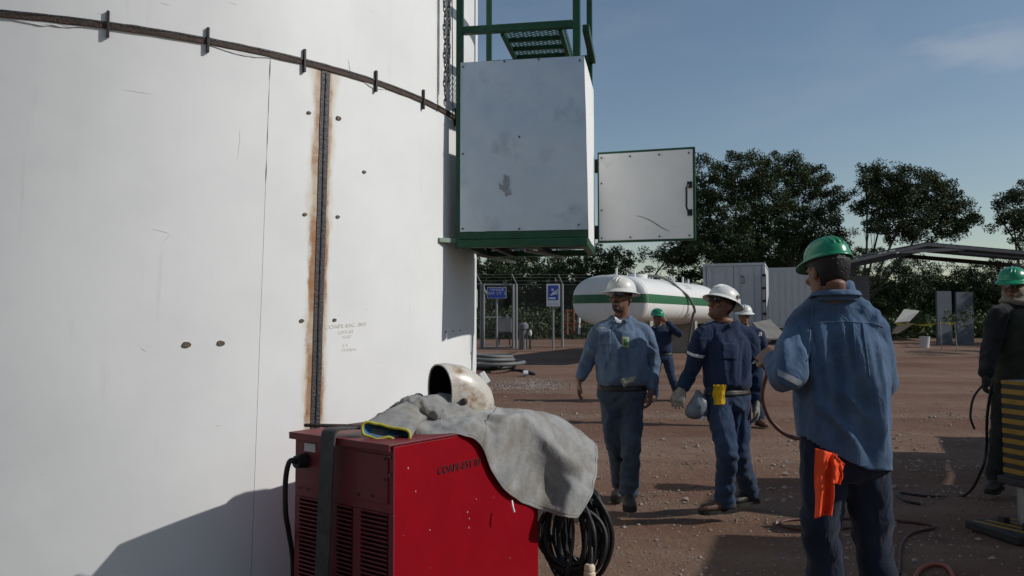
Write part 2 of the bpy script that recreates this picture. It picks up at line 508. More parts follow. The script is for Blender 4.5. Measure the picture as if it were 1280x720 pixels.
def tank_mat():
    m = bpy.data.materials.new("tank_white_paint"); m.use_nodes = True
    nt = m.node_tree; N = nt.nodes; L = nt.links; b = N['Principled BSDF']
    b.inputs['Roughness'].default_value = .5; b.inputs['Specular IOR Level'].default_value = .25
    uv = N.new('ShaderNodeUVMap'); v = uv.outputs['UV']
    sep = N.new('ShaderNodeSeparateXYZ'); L.new(v, sep.inputs['Vector'])
    def math_(op, a, c=None, val=None):
        n = N.new('ShaderNodeMath'); n.operation = op
        L.new(a, n.inputs[0])
        if c is not None: L.new(c, n.inputs[1])
        if val is not None: n.inputs[1].default_value = val
        return n.outputs['Value']
    def noi(s, sc=(1, 1, 1), d=7, r=.6, loc=(0, 0, 0)):
        mp = N.new('ShaderNodeMapping'); mp.inputs['Scale'].default_value = sc; mp.inputs['Location'].default_value = loc
        L.new(v, mp.inputs['Vector'])
        n = N.new('ShaderNodeTexNoise'); n.inputs['Scale'].default_value = s; n.inputs['Detail'].default_value = d
        n.inputs['Roughness'].default_value = r; L.new(mp.outputs['Vector'], n.inputs['Vector']); return n.outputs['Fac']
    def rng(f, a, c, lo=0., hi=1.):
        n = N.new('ShaderNodeMapRange'); n.interpolation_type = 'SMOOTHSTEP'
        n.inputs['From Min'].default_value = a; n.inputs['From Max'].default_value = c
        n.inputs['To Min'].default_value = lo; n.inputs['To Max'].default_value = hi
        L.new(f, n.inputs['Value']); return n.outputs['Result']
    def mix(f, a, colb):
        x = N.new('ShaderNodeMix'); x.data_type = 'RGBA'; L.new(f, x.inputs['Factor'])
        if isinstance(a, tuple): x.inputs['A'].default_value = (*a, 1)
        else: L.new(a, x.inputs['A'])
        x.inputs['B'].default_value = (*colb, 1); return x.outputs['Result']
    c = mix(rng(noi(.9), .35, .7), (.74, .745, .735), (.66, .665, .66))
    c = mix(math_('MULTIPLY', rng(noi(3, (6, .35, 1)), .56, .75), rng(noi(2.2, (1, 1, 1), loc=(3, 9, 0)), .45, .7), None), c, (.62, .615, .60))
    c = mix(rng(noi(16, (1, 1, 1), 3, loc=(5, 1, 0)), .74, .8, 0, .5), c, (.42, .39, .34))
    # hair scratches
    c = mix(math_('MULTIPLY', rng(noi(5, (1.0, 14, 1), 2, .5, (2, 2, 0)), .735, .75), rng(noi(1.7, loc=(8, 3, 0)), .5, .6)), c, (.33, .31, .29))
    au = math_('ABSOLUTE', math_('ADD', sep.outputs['X'], None, .011))
    wob = noi(3.2, (1, 1, 1), 8, .65)
    fray = noi(14, (1, .35, 1), 6, .7, (1, 4, 0))
    below = rng(sep.outputs['Y'], ZG+.004, ZG-.004, 0, 1)
    halo_w = math_('ADD', math_('MULTIPLY', wob, None, .12), rng(sep.outputs['Y'], ZG-.30, ZG-.03, 0, .03))
    d1 = math_('SUBTRACT', halo_w, au)
    halo = math_('MULTIPLY', rng(d1, -.030, .02), below)
    c = mix(math_('MULTIPLY', halo, None, .6), c, (.52, .44, .29))
    d2 = math_('SUBTRACT', math_('MULTIPLY', fray, None, .085), au)
    core = math_('MULTIPLY', rng(math_('ADD', d2, None, .012), -.012, .012), below)
    patchy = rng(noi(2.4, (.5, 1, 1), 6, .7, (6, 2, 0)), .38, .6, .35, 1)
    c = mix(math_('MULTIPLY', math_('MULTIPLY', core, patchy), None, .92), c, (.27, .11, .03))
    L.new(c, b.inputs['Base Color'])
    bp = N.new('ShaderNodeBump'); bp.inputs['Strength'].default_value = .25; bp.inputs['Distance'].default_value = .02
    L.new(noi(1.2, d=4), bp.inputs['Height']); L.new(bp.outputs['Normal'], b.inputs['Normal'])
    return m
m_tank = tank_mat()

w1, wz1 = tcyl(407, 96); w0, wz0 = tcyl(394, 528)
s1, sz1 = tcyl(337.5, 82); s0, sz0 = tcyl(316, 660)
def th_weld(z): return w0 + (w1-w0)*(z-wz0)/(wz1-wz0)
def th_seam(z): return s0 + (s1-s0)*(z-sz0)/(sz1-sz0)
def plate(fa, fb, z0, z1, off):
    mb = MB(); nu = max(3, int(abs(fb(z0)-fa(z0))/R(1.5))); nv = 10
    mb.grid(lambda u, v: tp(fa(z0+(z1-z0)*v)*(1-u) + fb(z0+(z1-z0)*v)*u, z0+(z1-z0)*v, off), nu, nv)
    me = mb.mesh(TC)
    uvl = me.uv_layers.new(name="UVMap")
    for lp in me.loops:
        co = me.vertices[lp.vertex_index].co
        th = math.atan2(co.y, co.x); zz = co.z
        dth = (th - th_weld(min(max(zz, 0), ZG)) + math.pi) % (2*math.pi) - math.pi
        uvl.data[lp.index].uv = (TR*dth, zz)
    return link("shell_plate", me, m_tank, tank, smooth=True)
gap = .0003
tw = lambda z: th_weld(z)
plate(lambda z: th_seam(z)+gap, lambda z: th_weld(z)-.001, .06, ZG-.006, 0)
plate(lambda z: th_weld(z)+.001, lambda z: w0+1.9, .06, ZG-.006, 0)
plate(lambda z: th_seam(z)-1.7, lambda z: th_seam(z)-gap, .06, ZG-.006, 0)
plate(lambda z: w0+1.902, lambda z: s0-1.702+2*math.pi, .06, ZG-.006, 0)
HT = 7.3
for zc in (ZG, ZG+2.2):
    for k in range(4):
        a = w0 - .9 + k*math.pi/2 + (0.5 if zc > ZG else 0)
        plate(lambda z, a=a: a+gap, lambda z, a=a: a+math.pi/2-gap, zc+.006, zc+2.2-.006 if zc > ZG+1 else zc+2.194, .006)
mb = MB(); mb.cyl(TC+Vector((0,0,.02)), TC+Vector((0,0,HT-.05)), TR-.014, 96)
mb.build("inner_shell", m_dark, tank, smooth=True, shade=40)
mb = MB(); n = 96
mb.loft([[tp(2*math.pi*k/n, ZG+4.4, .03) for k in range(n)], [tp(2*math.pi*k/n, ZG+4.45, .03) for k in range(n)],
         [tp(2*math.pi*k/n, ZG+4.95, -TR+.2) for k in range(n)]])
mb.build("roof", m_white, tank, smooth=True, shade=30)
mb = MB()
mb.loft([[tp(2*math.pi*k/n, .0, .10) for k in range(n)], [tp(2*math.pi*k/n, .06, .10) for k in range(n)], [tp(2*math.pi*k/n, .06, -.03) for k in range(n)]], cap=False)
mb.build("bottom_chime", m_rust, tank, smooth=True, shade=30)

# girth joint: rusty backing bars, gap between
def ringbar(t0, t1, z0, z1, o0, o1, step=R(1.0), wob=0.0, seed=0):
    nn = max(2, int((t1-t0)/step)); rings = []
    for i in range(nn+1):
        t = t0+(t1-t0)*i/nn; w = wob*nz((t*30, 0, seed)); w2 = wob*nz((t*40, 5, seed))
        rings.append([tp(t, z0+w, o0), tp(t, z0+w, o1), tp(t, z1+w2, o1), tp(t, z1+w2, o0)])
    return MB().loft(rings)
ga = tcyl(0, 20)[0]-1.2; gb = tcyl(572, 155)[0]+1.0
ringbar(ga, gb, ZG-.015, ZG+.005, -.004, .010, wob=.003).build("girth_joint_bar", m_rust, tank)
ringbar(ga, gb, ZG+.009, ZG+.017, .004, .014, wob=.003, seed=3).build("girth_joint_bar", m_burn, tank)
ringbar(gb, ga+2*math.pi, ZG-.020, ZG+.012, -.004, .010).build("girth_joint_bar", m_rust, tank)
m_scrap = mat("peeling_white_tape", (.62, .63, .62), .7, var=.1, scale=10)
for xa, ya, xb, yb, hh in ((8, 22, 108, 34, .016), (266, 66, 338, 79, .018), (455, 108, 480, 113, .02)):
    ta, tb = tcyl(xa, ya)[0], tcyl(xb, yb)[0]
    mb = MB(); mb.grid(lambda u, v: tp(ta+(tb-ta)*u, ZG-.019 - v*hh*math.sin(math.pi*min(.98, max(.02, u)))*(1+.5*nz((u*6, xa, 0))), .004+.003*v*nz((u*9, xa, v))), 24, 2)
    mb.build("tape_scrap", m_scrap, tank, solid=.001)
for x, y in ((135, 40), (259, 61), (379, 84), (468, 108), (527, 130), (567.5, 150), (30-140, 10), (-330, 5)):
    t, z = tcyl(x, y) if x > 0 else (tcyl(0, 20)[0] + x*.0012, ZG)
    rr = Vector((math.cos(t), math.sin(t), 0)); tt = Vector((-rr.y, rr.x, 0))
    rot = Matrix((rr, tt, Vector((0,0,1)))).transposed()
    mb = MB(); mb.box(tp(t, ZG+.005, .012), (.020, .013, .125), rot)
    mb.build("key_plate", m_dark, tank, bevel=.002)

# vertical weld
mb = MB(); rings = []
for i in range(60):
    z = .06+(ZG-.018-.06)*i/59; t = th_weld(z); w = .031/TR + .0010*nz((0, 0, z*9)); w2 = .030/TR+.001*nz((3, 0, z*9))
    rings.append([tp(t-w, z, -.002), tp(t-w*.92, z, .004), tp(t+w2*.92, z, .004), tp(t+w2, z, -.002)])
mb.loft(rings); mb.build("weld_strip", m_burn, tank)
mb = MB(); pts = []; rr = []
for i in range(420):
    z = .06+(ZG-.09)*i/419; pts.append(tp(th_weld(z)+.0006*math.sin(z*7), z, .004)); rr.append(.0060+.0005*math.sin(i*.9))
mb.tube(pts, rr, 6); mb.build("weld_bead", mat("weld_bead", (.055, .055, .062), .4, metal=.6, var=.3, scale=40), tank, smooth=True)
# faint cracked paint along the older seam
mb = MB(); pts = []; rr = []
for i in range(260):
    z = .07+(ZG-.09)*i/259; pts.append(tp(th_seam(z), z, -.003)); rr.append((.0016+.0014*nz((0, 1, z*11)) if z < 2.1 else .0042+.002*nz((0, 1, z*11))) + (.005*max(0, nz((0, 8, z*30))) if 1.05 < z < 1.35 or .5 < z < .7 else 0))
mb.tube(pts, rr, 5); mb.build("seam_crack", m_rust, tank, smooth=True)
m_nub = mat("ground_off_lug", (.05, .042, .036), .7, col2=(.16, .12, .08), scale=60, bump=.5)
m_halo = mat("lug_stain", (.56, .52, .42), .6, var=.06)
for x, y, r in ((386, 141, .014), (423, 148, .019), (455, 215, .014), (381, 268, .014), (422, 271, .014), (377, 401, .015), (418, 400, .013),
                (233, 431, .022), (276, 429, .02), (557, 415, .008), (566, 414, .007), (575, 413, .007)):
    t, z = tcyl(x, y); mb = MB()
    nrm = Vector((math.cos(t), math.sin(t), 0)); tg = Vector((-nrm.y, nrm.x, 0))
    ring0 = []; ring1 = []
    for k in range(12):
        a = 2*math.pi*k/12; q = r*(1+.22*nz((math.cos(a)*2, math.sin(a)*2, x)))
        o = tg*math.cos(a)*q*1.1 + Vector((0,0,1))*math.sin(a)*q*.72
        ring0.append(tp(t, z, -.002)+o); ring1.append(tp(t, z, .006)+o*.8)
    mb.loft([ring0, ring1]); mb.build("lug_stub", m_nub, tank, smooth=True, shade=50)
# crayon inspection note
m_cray = mat("yellow_crayon", (.69, .685, .60), .8, var=.05, scale=60)
for s, x, y, sz, rl in (("COAPE-ESC. 003", 433, 407, .030, .09), ("U77-07", 433, 415, .026, .1), ("S-07", 434, 421, .024, .08), ("L L", 432, 431, .022, .05), ("13/10/14", 436, 437, .022, .03)):
    t, z = tcyl(x, y); vs, fs = text_geo(s, sz); mb = MB()
    cs, sn = math.cos(rl), math.sin(rl)
    mb.add([tp(t + (p.x*cs - p.y*sn)*1.35/TR, z + p.x*sn + p.y*cs, .0025) for p in vs], fs)
    mb.build("crayon_note", m_cray, tank)
m_dent = mat("scuff_mark", (.56, .55, .53), .8, var=.08)
rs = random.Random(5)
for x0, y0, x1, y1 in ((152, 112, 190, 118), (190, 286, 212, 292), (212, 292, 204, 302), (300, 160, 296, 200), (200, 4, 212, 8), (285, 3, 295, 7), (434, 74, 436, 98), (175, 434, 182, 440)):
    pts = []
    for i in range(9):
        u = i/8; t, z = tcyl(x0+(x1-x0)*u + rs.uniform(-.5, .5) + 1.2*math.sin(u*3), y0+(y1-y0)*u)
        pts.append(tp(t, z, .000 if z < ZG else .006))
    MB().tube(pts, [.0004+.0009*math.sin(math.pi*i/8) for i in range(9)], 4).build("scratch", m_rust if x0 == 434 else m_dent, tank)
# ------------------------------------------------------------------ ladder guard box on the tank
ang = R(9.6)
WV = Vector((math.cos(ang), -math.sin(ang), 0)); DV = Vector((math.sin(ang), math.cos(ang), 0)); UV_ = Vector((0, 0, 1))
FL = px(575.5, 200, 5.30); FL.z = 0
BW = .832; BD = .75
def bp_(u, v, z): return FL + WV*u + DV*v + UV_*z
brot = Matrix((WV, DV, UV_)).transposed()
zb0 = px(575, 310, 5.3).z; zb1 = px(575, 290, 5.3).z; zt = px(575, 79, 5.3).z; zr = px(575, 37, 5.3).z
ztop = zr + 1.9
ladder = thing("ladder_guard_cage", "green framed ladder cage clad in galvanised sheet, bolted to the tank", "ladder cage", bp_(BW/2, BD/2, 0))
def vpost(u, v, z0, z1, w=.045):
    MB().box(bp_(u, v, (z0+z1)/2), (w, w, z1-z0), brot).build("post", m_green, ladder, bevel=.004)
vpost(-.012, .03, zb0, ztop); vpost(BW-.055, .03, zt-.1, ztop, .05); vpost(BW-.02, BD-.01, zb0, ztop, .042); vpost(.045, BD, zb0, ztop, .04)
vpost(BW-.02, .03, zb0, zt-.12, .04)
def hbar(a, b, h=.05, w=.045, name="rail"):
    MB().beam(a, b, w, h).build(name, m_green, ladder, bevel=.004)
hbar(bp_(.012, .03, zr), bp_(BW-.082, .03, zr))
hbar(bp_(BW+.003, .055, zr-.02), bp_(BW+.003, BD-.02, zr-.02))
hbar(bp_(.067, BD, zr), bp_(BW-.018, BD, zr))
for zz in (zr+.75, zr+1.5):
    hbar(bp_(.012, .03, zz), bp_(BW-.082, .03, zz)); hbar(bp_(.067, BD, zz), bp_(BW-.018, BD, zz)); hbar(bp_(BW+.003, .06, zz), bp_(BW+.003, BD-.02, zz))
# bottom frame
MB().box(bp_(BW/2, .012, (zb1+zb0+.055)/2), (BW+.002, .04, zb1-zb0-.055), brot).build("kick_rail", m_green, ladder, bevel=.003)
MB().box(bp_(BW/2, .002, zb0+.026), (BW+.03, .055, .052), brot).build("base_beam", m_green, ladder, bevel=.004)
MB().box(bp_(BW-.01, BD/2+.04, zb0+.024), (.05, BD-.03, .048), brot).build("base_beam", m_green, ladder, bevel=.004)
MB().box(bp_(.02, BD/2+.04, zb0+.024), (.05, BD-.03, .048), brot).build("base_beam", m_green, ladder, bevel=.004)
MB().box(bp_(BW/2, BD+.03, zb0+.022), (BW, .05, .044), brot).build("base_beam", m_green, ladder, bevel=.004)
MB().box(bp_(BW/2, BD/2, zb0+.062), (BW-.03, BD-.03, .006), brot).build("floor_plate", m_dark, ladder)
for u in (.2, .5):
    MB().beam(bp_(u, .03, zb0+.02), bp_(u+.02, BD, zb0+.02), .04, .035).build("floor_joist", m_dark, ladder)
MB().beam(bp_(.05, .30, zb0-.02), bp_(.25, .75, zb0-.045), .012, .02).build("brace", m_steel, ladder)
MB().beam(bp_(.42, .1, zb0-.012), bp_(.62, .75, zb0-.012), .012, .02).build("brace", m_steel, ladder)
# cladding
def sheet(a, b, c, d, name, m, th=.004):
    mb = MB(); A, B_, C_, D_ = map(Vector, (a, b, c, d))
    nrm = (B_-A).cross(D_-A).normalized()
    def fn(u, v):
        p = (A*(1-u)+B_*u)*(1-v) + (D_*(1-u)+C_*u)*v
        return p + nrm*(.003*nz((u*3, v*4, A.x)) + .0016*nz((u*9, v*9, 3)))
    mb.grid(fn, 16, 20)
    return mb.build(name, m, ladder, smooth=False, solid=th)
sheet(bp_(.002, -.010, zb1), bp_(BW+.017, -.010, zb1), bp_(BW-.006, -.010, zt), bp_(.002, -.010, zt), "front_sheet", m_galv)
sheet(bp_(BW+.019, -.006, zb0+.05), bp_(BW+.010, BD+.02, zb0+.05), bp_(BW+.004, BD+.02, zt), bp_(BW-.004, -.006, zt), "side_sheet", m_galv2)
sheet(bp_(.03, BD+.025, zb0+.05), bp_(BW-.02, BD+.025, zb0+.05), bp_(BW-.02, BD+.025, zt), bp_(.03, BD+.025, zt), "back_sheet", m_galv)
m_bolt = mat("screw_head", (.12, .12, .13), .4, metal=.8)
for u, z in ((.02, zb1+.02), (.40, zb1+.012), (.40, zb1+.62), (.02, zt-.03), (.02, zb1+.52), (.8, zt-.03), (.79, zb1+.03), (.3, zt-.008), (.53, zt-.008)):
    p = bp_(u, -.013, z); MB().cyl(p, p - DV*.005, .007, 10).build("screw", m_bolt, ladder)
mb = MB()
for i in range(9):
    pass
def smudge(cx, cz, n, sx, sz, seed):
    r = random.Random(seed); mb = MB()
    for i in range(n):
        u = cx + r.gauss(0, sx); z = cz + r.gauss(0, sz); q = r.uniform(.004, .014); pts = []
        for k in range(9):
            a = 2*math.pi*k/9; s = q*(1+.4*r.uniform(-1, 1)); pts.append(bp_(u+s*math.cos(a), -.0165-.0001*i, z+1.6*s*math.sin(a)))
        mb.add(pts, [tuple(range(9))])
    mb.build("smudge", mat("grey_smudge", (.30, .31, .34), .5, var=.2, scale=30), ladder)
smudge(.305, zb1+.30, 26, .012, .032, 1)
# upper step platform of expanded metal
u0, u1 = .275, .665
for u in (u0, u1): hbar(bp_(u, .055, zr-.012), bp_(u, BD-.03, zr-.012), .05, .03, "platform_beam")
for v in (.22, .40, .58): hbar(bp_(u0+.016, v, zr-.014), bp_(u1-.016, v, zr-.014), .03, .025, "platform_beam")
mb = MB(); ph, pw = .034, .058
nr = int((BD-.08)/ph)
for i in range(nr):
    for j in range(int((u1-u0-.03)/pw)+1):
        for s in (-1, 1):
            a = bp_(u0+.016+j*pw + (0 if s < 0 else pw), .06+i*ph, zr+.016); b = bp_(u0+.016+j*pw+pw/2, .06+i*ph+ph/2, zr+.016); c = bp_(u0+.016+j*pw+(0 if s < 0 else pw), .06+(i+1)*ph, zr+.016)
            mb.beam(a, b, .006, .004); mb.beam(b, c, .006, .004)
stuff(mb.build("expanded_metal_deck", m_green, ladder))
# wall bracket
tq, zq = tcyl(548, 303)
b0 = tp(tq, zb0+.045, -.01); b1 = bp_(-.03, .05, zb0+.05)
MB().beam(b0, b1, .05, .03).build("wall_bracket", mat("pale_green_bracket", (.20, .27, .21), .5, var=.15), ladder, bevel=.003)
MB().beam(tp(tq+.28, zb0+.05, -.01), bp_(-.02, BD-.05, zb0+.05), .05, .03).build("wall_bracket", m_green, ladder, bevel=.003)
# door, swung open at the back hinge
HG = bp_(BW+.036, BD+.01, 0); 
fe = px(869.5, 240, HG.y-.20); DVec = Vector((fe.x-HG.x, fe.y-HG.y, 0)); DW = DVec.length; DX = DVec.normalized(); DN = Vector((DX.y, -DX.x, 0))
if DN.y > 0: DN = -DN
dz0 = px(743, 304, HG.y).z; dz1 = px(743, 191, HG.y).z
drot = Matrix((DX, -DN, UV_)).transposed()
def dp(u, z, o=0): return Vector((HG.x, HG.y, 0)) + DX*u + DN*o + UV_*z
door = MB()
th = .024
for (ua, za, ub, zb_) in ((0, dz0+th/2, DW, dz0+th/2), (0, dz1-th/2, DW, dz1-th/2)):
    door.beam(dp(ua, za), dp(ub, zb_), .03, th)
for u in (th/2, DW-th/2): door.beam(dp(u, dz0+th), dp(u, dz1-th), th, .03, up=DN)
do = door.build("door", m_green, ladder, bevel=.003)
mb = MB()
mb.grid(lambda u, v: dp(.012+(DW-.03)*u, dz0+.016+(dz1-dz0-.034)*v, .018+.003*nz((u*3, v*3, 9))), 14, 14)
mb.build("door_sheet", m_galv2, do, solid=.003)
for i in range(4):
    for z in (dz0+.035, dz1-.045):
        p = dp(.03+(DW-.075)*i/3, z, .019); MB().cyl(p, p+DN*.006, .007, 8).build("screw", m_bolt, do)
for z in (dz0+.24, dz0+.44):
    p = dp(.03, z, .019); MB().cyl(p, p+DN*.006, .007, 8).build("screw", m_bolt, do)
hx = DW-.05
MB().tube([dp(hx, dz0+.21, .015), dp(hx, dz0+.21, .06), dp(hx-.01, dz0+.23, .065), dp(hx-.01, dz0+.37, .065), dp(hx, dz0+.39, .06), dp(hx, dz0+.39, .015)], .008, 8).build("handle", m_black, do, smooth=True)
for z in (dz0+.20, dz0+.40): MB().box(dp(hx+.01, z, .024), (.035, .012, .045), drot).build("handle_base", m_black, do)
pts = [dp(.29+.23*u+.0*u, dz0+.19-.11*u+.01*math.sin(u*5), .0215) for u in [i/10 for i in range(11)]]
MB().tube(pts, [.0012+.0016*math.sin(3.14*i/10) for i in range(11)], 4).build("scratch", m_rust, do)
for z in (dz0+.08, dz1-.1): MB().cyl(dp(-.012, z-.05), dp(-.012, z+.05), .013, 10).build("hinge", m_dark, do)

# ------------------------------------------------------------------ hanging chain and rope by the cage
def chain(pts_a, name, label):
    L = (pts_a[-1]-pts_a[0]).length; n = int(L/.031); root = None; mb = MB()
    for i in range(n):
        c = pts_a[0].lerp(pts_a[-1], (i+.5)/n) + Vector((.004*math.sin(i*1.1), 0, 0)); a0 = R(35) + (R(90) if i % 2 else 0)
        ex = Vector((math.cos(a0), math.sin(a0), 0)); pts = []
        for k in range(12):
            a = 2*math.pi*k/12; s = .009*math.cos(a); h = .016*math.sin(a) + (.006 if math.sin(a) > 0 else -.006)
            pts.append(c + ex*s + Vector((0, 0, h)))
        mb.tube(pts, .0042, 5, closed=True)
    o = mb.build(name, mat("chain_steel", (.10, .10, .10), .4, metal=.8, var=.3, scale=50), smooth=True)
    return tag(o, label, "chain", "hoist chains beside the ladder cage")
def cpt(x, y, d): return px(x, y, d)
chain([cpt(556.5, 131, 5.18), cpt(555.5, -90, 5.18)], "hoist_chain", "longer left strand of steel chain hanging beside the galvanised ladder box")
chain([cpt(560.5, 108, 5.19), cpt(562.5, -90, 5.19)], "hoist_chain", "shorter right strand of steel chain hanging beside the galvanised ladder box")
tag(MB().tube([cpt(566, 148, 5.32), cpt(565.5, 60, 5.30), cpt(564.5, -90, 5.28)], .0035, 6).build("lifting_rope", m_black), "thin dark rope hanging between the chain and green cage post", "rope")

# ------------------------------------------------------------------ red welding machine
WT = .95
Np = pz(491, 555, WT); Lp = pz(368, 539, WT)
av = (Lp-Np); AW = av.length; av.normalize(); bv = Vector((-av.y, av.x, 0))
if bv.y < 0: bv = -bv
q = (673-640)/FPX
BL = (q*Np.y - Np.x)/(bv.x - q*bv.y)
wrot = Matrix((bv, av, UV_)).transposed()
def wp(b, a, z): return Vector((Np.x, Np.y, 0)) + bv*b + av*a + UV_*z
weld = thing("welding_machine", "large bright red welding power source standing in front of the white tank", "welder", wp(BL/2, AW/2, 0))
z0 = .10
MB().box(wp(BL/2+.004, .006, (z0+WT-.012)/2), (BL-.014, .012, WT-.012-z0), wrot).build("side_panel", m_red, weld, bevel=.004)
MB().box(wp(BL/2+.004, AW-.006, (z0+WT-.012)/2), (BL-.014, .012, WT-.012-z0), wrot).build("side_panel", m_red, weld, bevel=.004)
MB().box(wp(BL-.01, AW/2, (z0+WT-.02)/2), (.018, AW-.028, WT-.02-z0), wrot).build("rear_panel", m_redd, weld, bevel=.003)
# lid with small overhang toward the louvred end
mb = MB(); mb.box(wp(BL/2-.012, AW/2, WT-.005), (BL+.03, AW+.012, .010), wrot); mb.build("lid", m_redd, weld, bevel=.003)
MB().box(wp(-.022, AW/2, WT-.016), (.010, AW+.01, .030), wrot).build("lid_lip", m_redd, weld, bevel=.003)
MB().box(wp(BL/2, AW/2, z0-.03), (BL-.05, AW-.04, .06), wrot).build("undercarriage", m_dark, weld, bevel=.005)
for b in (.15, BL-.15):
    for a in (-.0, AW):
        MB().cyl(wp(b, a-.02, .075), wp(b, a+.02, .075), .075, 20).build("wheel", m_black, weld, bevel=.006)
# louvred end panel: frame pieces around openings, slats inside
EO = .012
def panel(a0, a1, za, zb_, o=EO, name="end_panel", m=m_redd, t=.012):
    MB().box(wp(o, (a0+a1)/2, (za+zb_)/2), (t, a1-a0, zb_-za), wrot).build(name, m, weld, bevel=.002)
lz = .70
banks = [(.03, .195, lz+.02), (.245, .345, lz+.04), (.455, AW-.035, lz+.06)]
edges = [.0] + [e for bk in banks for e in bk[:2]] + [AW]
for i in range(0, len(edges), 2): panel(edges[i]+.0005, edges[i+1]-.0005, z0, .66)
panel(.001, AW-.001, .661, WT-.012)
MB().box(wp(EO+.05, AW/2, .4), (.006, AW-.03, .6), wrot).build("inner_baffle", m_dark, weld)
for a0, a1, zz in banks:
    mb = MB(); z = z0+.015
    while z < .652:
        mb.beam(wp(EO-.002, a0+.002, z), wp(EO-.002, a1-.002, z), .022, .0045, up=(UV_*.8+bv*.6)); z += .0185
    stuff(mb.build("louvre_bank", m_redd, weld))
MB().box(wp(EO-.009, .125, .80), (.006, .19, .20), wrot).build("access_cover", m_redd, weld, bevel=.002)
for a, z in ((.045, .885), (.045, .80), (.205, .72), (.12, .725), (AW-.04, .70), (AW-.1, .70), (.02, .895), (.02, .82)):
    p = wp(EO-.013, a, z); MB().cyl(p, p-bv*.004, .006, 8).build("screw", m_dark, weld)
MB().box(wp(EO-.0075, AW-.105, .885), (.003, .075, .036), wrot).build("rating_plate", mat("silver_label", (.50, .49, .47), .4, var=.12, scale=60), weld)
vs, fs = text_geo("CAUTION", .012); mb = MB(); mb.add([wp(EO-.0098, AW-.105 - p.x, .890+p.y) for p in vs], fs)
# plug with cord
pp = wp(EO-.006, AW-.075, .825)
MB().cyl(pp, pp-bv*.055, .034, 16, .028).build("power_plug", m_black, weld, smooth=True, shade=40)
ce = [pp-bv*.05, px(362, 577, pp.y-.06), px(357, 600, pp.y-.05), px(357, 640, pp.y-.03), px(361, 665, pp.y+.02), px(366, 700, pp.y+.1), px(366, 760, pp.y+.12)]
def smooth_path(P, n=8):
    out = []; P = [Vector(p) for p in P]
    for i in range(len(P)-1):
        p0 = P[max(0, i-1)]; p1 = P[i]; p2 = P[i+1]; p3 = P[min(len(P)-1, i+2)]
        for k in range(n):
            t = k/n
            out.append(.5*((2*p1)+(-p0+p2)*t+(2*p0-5*p1+4*p2-p3)*t*t+(-p0+3*p1-3*p2+p3)*t**3))
    out.append(P[-1]); return out
MB().tube(smooth_path(ce), .012, 8).build("power_cord", m_black, weld, smooth=True)
# stencil on the side
m_stc = mat("black_stencil", (.05, .004, .006), .6, var=.2)
c0 = .275; vs, fs = text_geo("COAPE-EST 07", .046, .0009); x0 = min(p.x for p in vs)
zt_ = px(548, 589, wp(c0, 0, 0).y).z
mb = MB(); mb.add([wp(c0-.004 + (p.x-x0)*1.02, -.0035, zt_ + p.y + .004*(p.x-x0)) for p in vs], fs)
mb.build("stencilled_lettering", m_stc, weld)
rs = random.Random(11)
mb = MB()
for i in range(11):
    b = rs.uniform(.05, BL-.05); z = rs.uniform(.25, .85); r_ = rs.uniform(.0015, .004)
    mb.add([wp(b+r_*math.cos(k*1.257), -.0012, z+r_*1.3*math.sin(k*1.257)) for k in range(5)], [(0, 1, 2, 3, 4)])
stuff(mb.build("paint_chips", mat("chipped_paint", (.45, .30, .27), .7, var=.2), weld))
# black flat strap standing against the louvred end
s_top = wp(-.045, AW*.545, WT+.035); 
mb = MB()
prof = [wp(.10, AW*.53, WT+.03), wp(.02, AW*.535, WT+.034), wp(-.035, AW*.54, WT+.030), wp(-.048, AW*.543, WT-.02), wp(-.05, AW*.56, .7), wp(-.055, AW*.575, .4), wp(-.07, AW*.585, .02)]
pr = smooth_path(prof, 6)
rings = []
for i, p in enumerate(pr):
    t = (pr[min(i+1, len(pr)-1)]-pr[max(0, i-1)]).normalized(); s = av; nrm = t.cross(s).normalized()
    w = .043
    rings.append([p-s*w-nrm*.004, p+s*w-nrm*.004, p+s*w+nrm*.004, p-s*w+nrm*.004])
mb.loft(rings); tag(mb.build("black_strap", mat("worn_black_strap", (.022, .023, .023), .65, col2=(.05, .052, .05), scale=14, bump=.3), None, smooth=True, shade=35), "flat black strap hanging down the louvred end of the red welder", "strap")
tag(MB().tube([px(381, 531.5, 3.55), px(470, 533, 3.62)], .008, 8).build("steel_rod", m_rust, smooth=True), "thin rusty rod lying on the lid of the red welder", "rod")

# ------------------------------------------------------------------ coiled welding leads hung on the far end
rs = random.Random(21)
coil = thing("welding_cable_coil", "thick coil of black welding cable hanging on the far end of the red welder", "cable coil", wp(BL+.1, AW*.3, 0))
cc = px(711, 670, 4.33)
for i in range(22):
    ra = rs.uniform(.13, .25); rb = rs.uniform(.16, .27); off = bv*rs.uniform(-.06, .14) + av*rs.uniform(-.05, .05); ph = rs.uniform(0, 6)
    tilt = rs.uniform(-.35, .35); pts = []
    for k in range(40):
        a = 2*math.pi*k/40
        p = cc + off + av*(-math.cos(a)*ra*.75) + bv*(math.cos(a)*ra*tilt+.02*math.sin(3*a+ph)) + UV_*(math.sin(a)*rb - .03*math.cos(a+ph))
        pts.append(p)
    MB().tube(pts, rs.choice((.011, .013, .009)), 7, closed=True).build("cable_loop", m_black, coil, smooth=True)
MB().tube(smooth_path([cc+UV_*.2, px(735, 640, 4.25), px(739, 690, 4.15), px(737, 712, 4.12)]), .011, 8).build("cable_end", m_black, coil, smooth=True)
m_cream = mat("cream_plastic", (.60, .50, .36), .5, var=.1, scale=20)
pc = px(737, 708, 4.12)
mb = MB()
prof = [(.010, .012), (.020, .012), (.028, .0), (.028, -.02), (.024, -.024), (.030, -.03), (.030, -.10), (.026, -.13)]
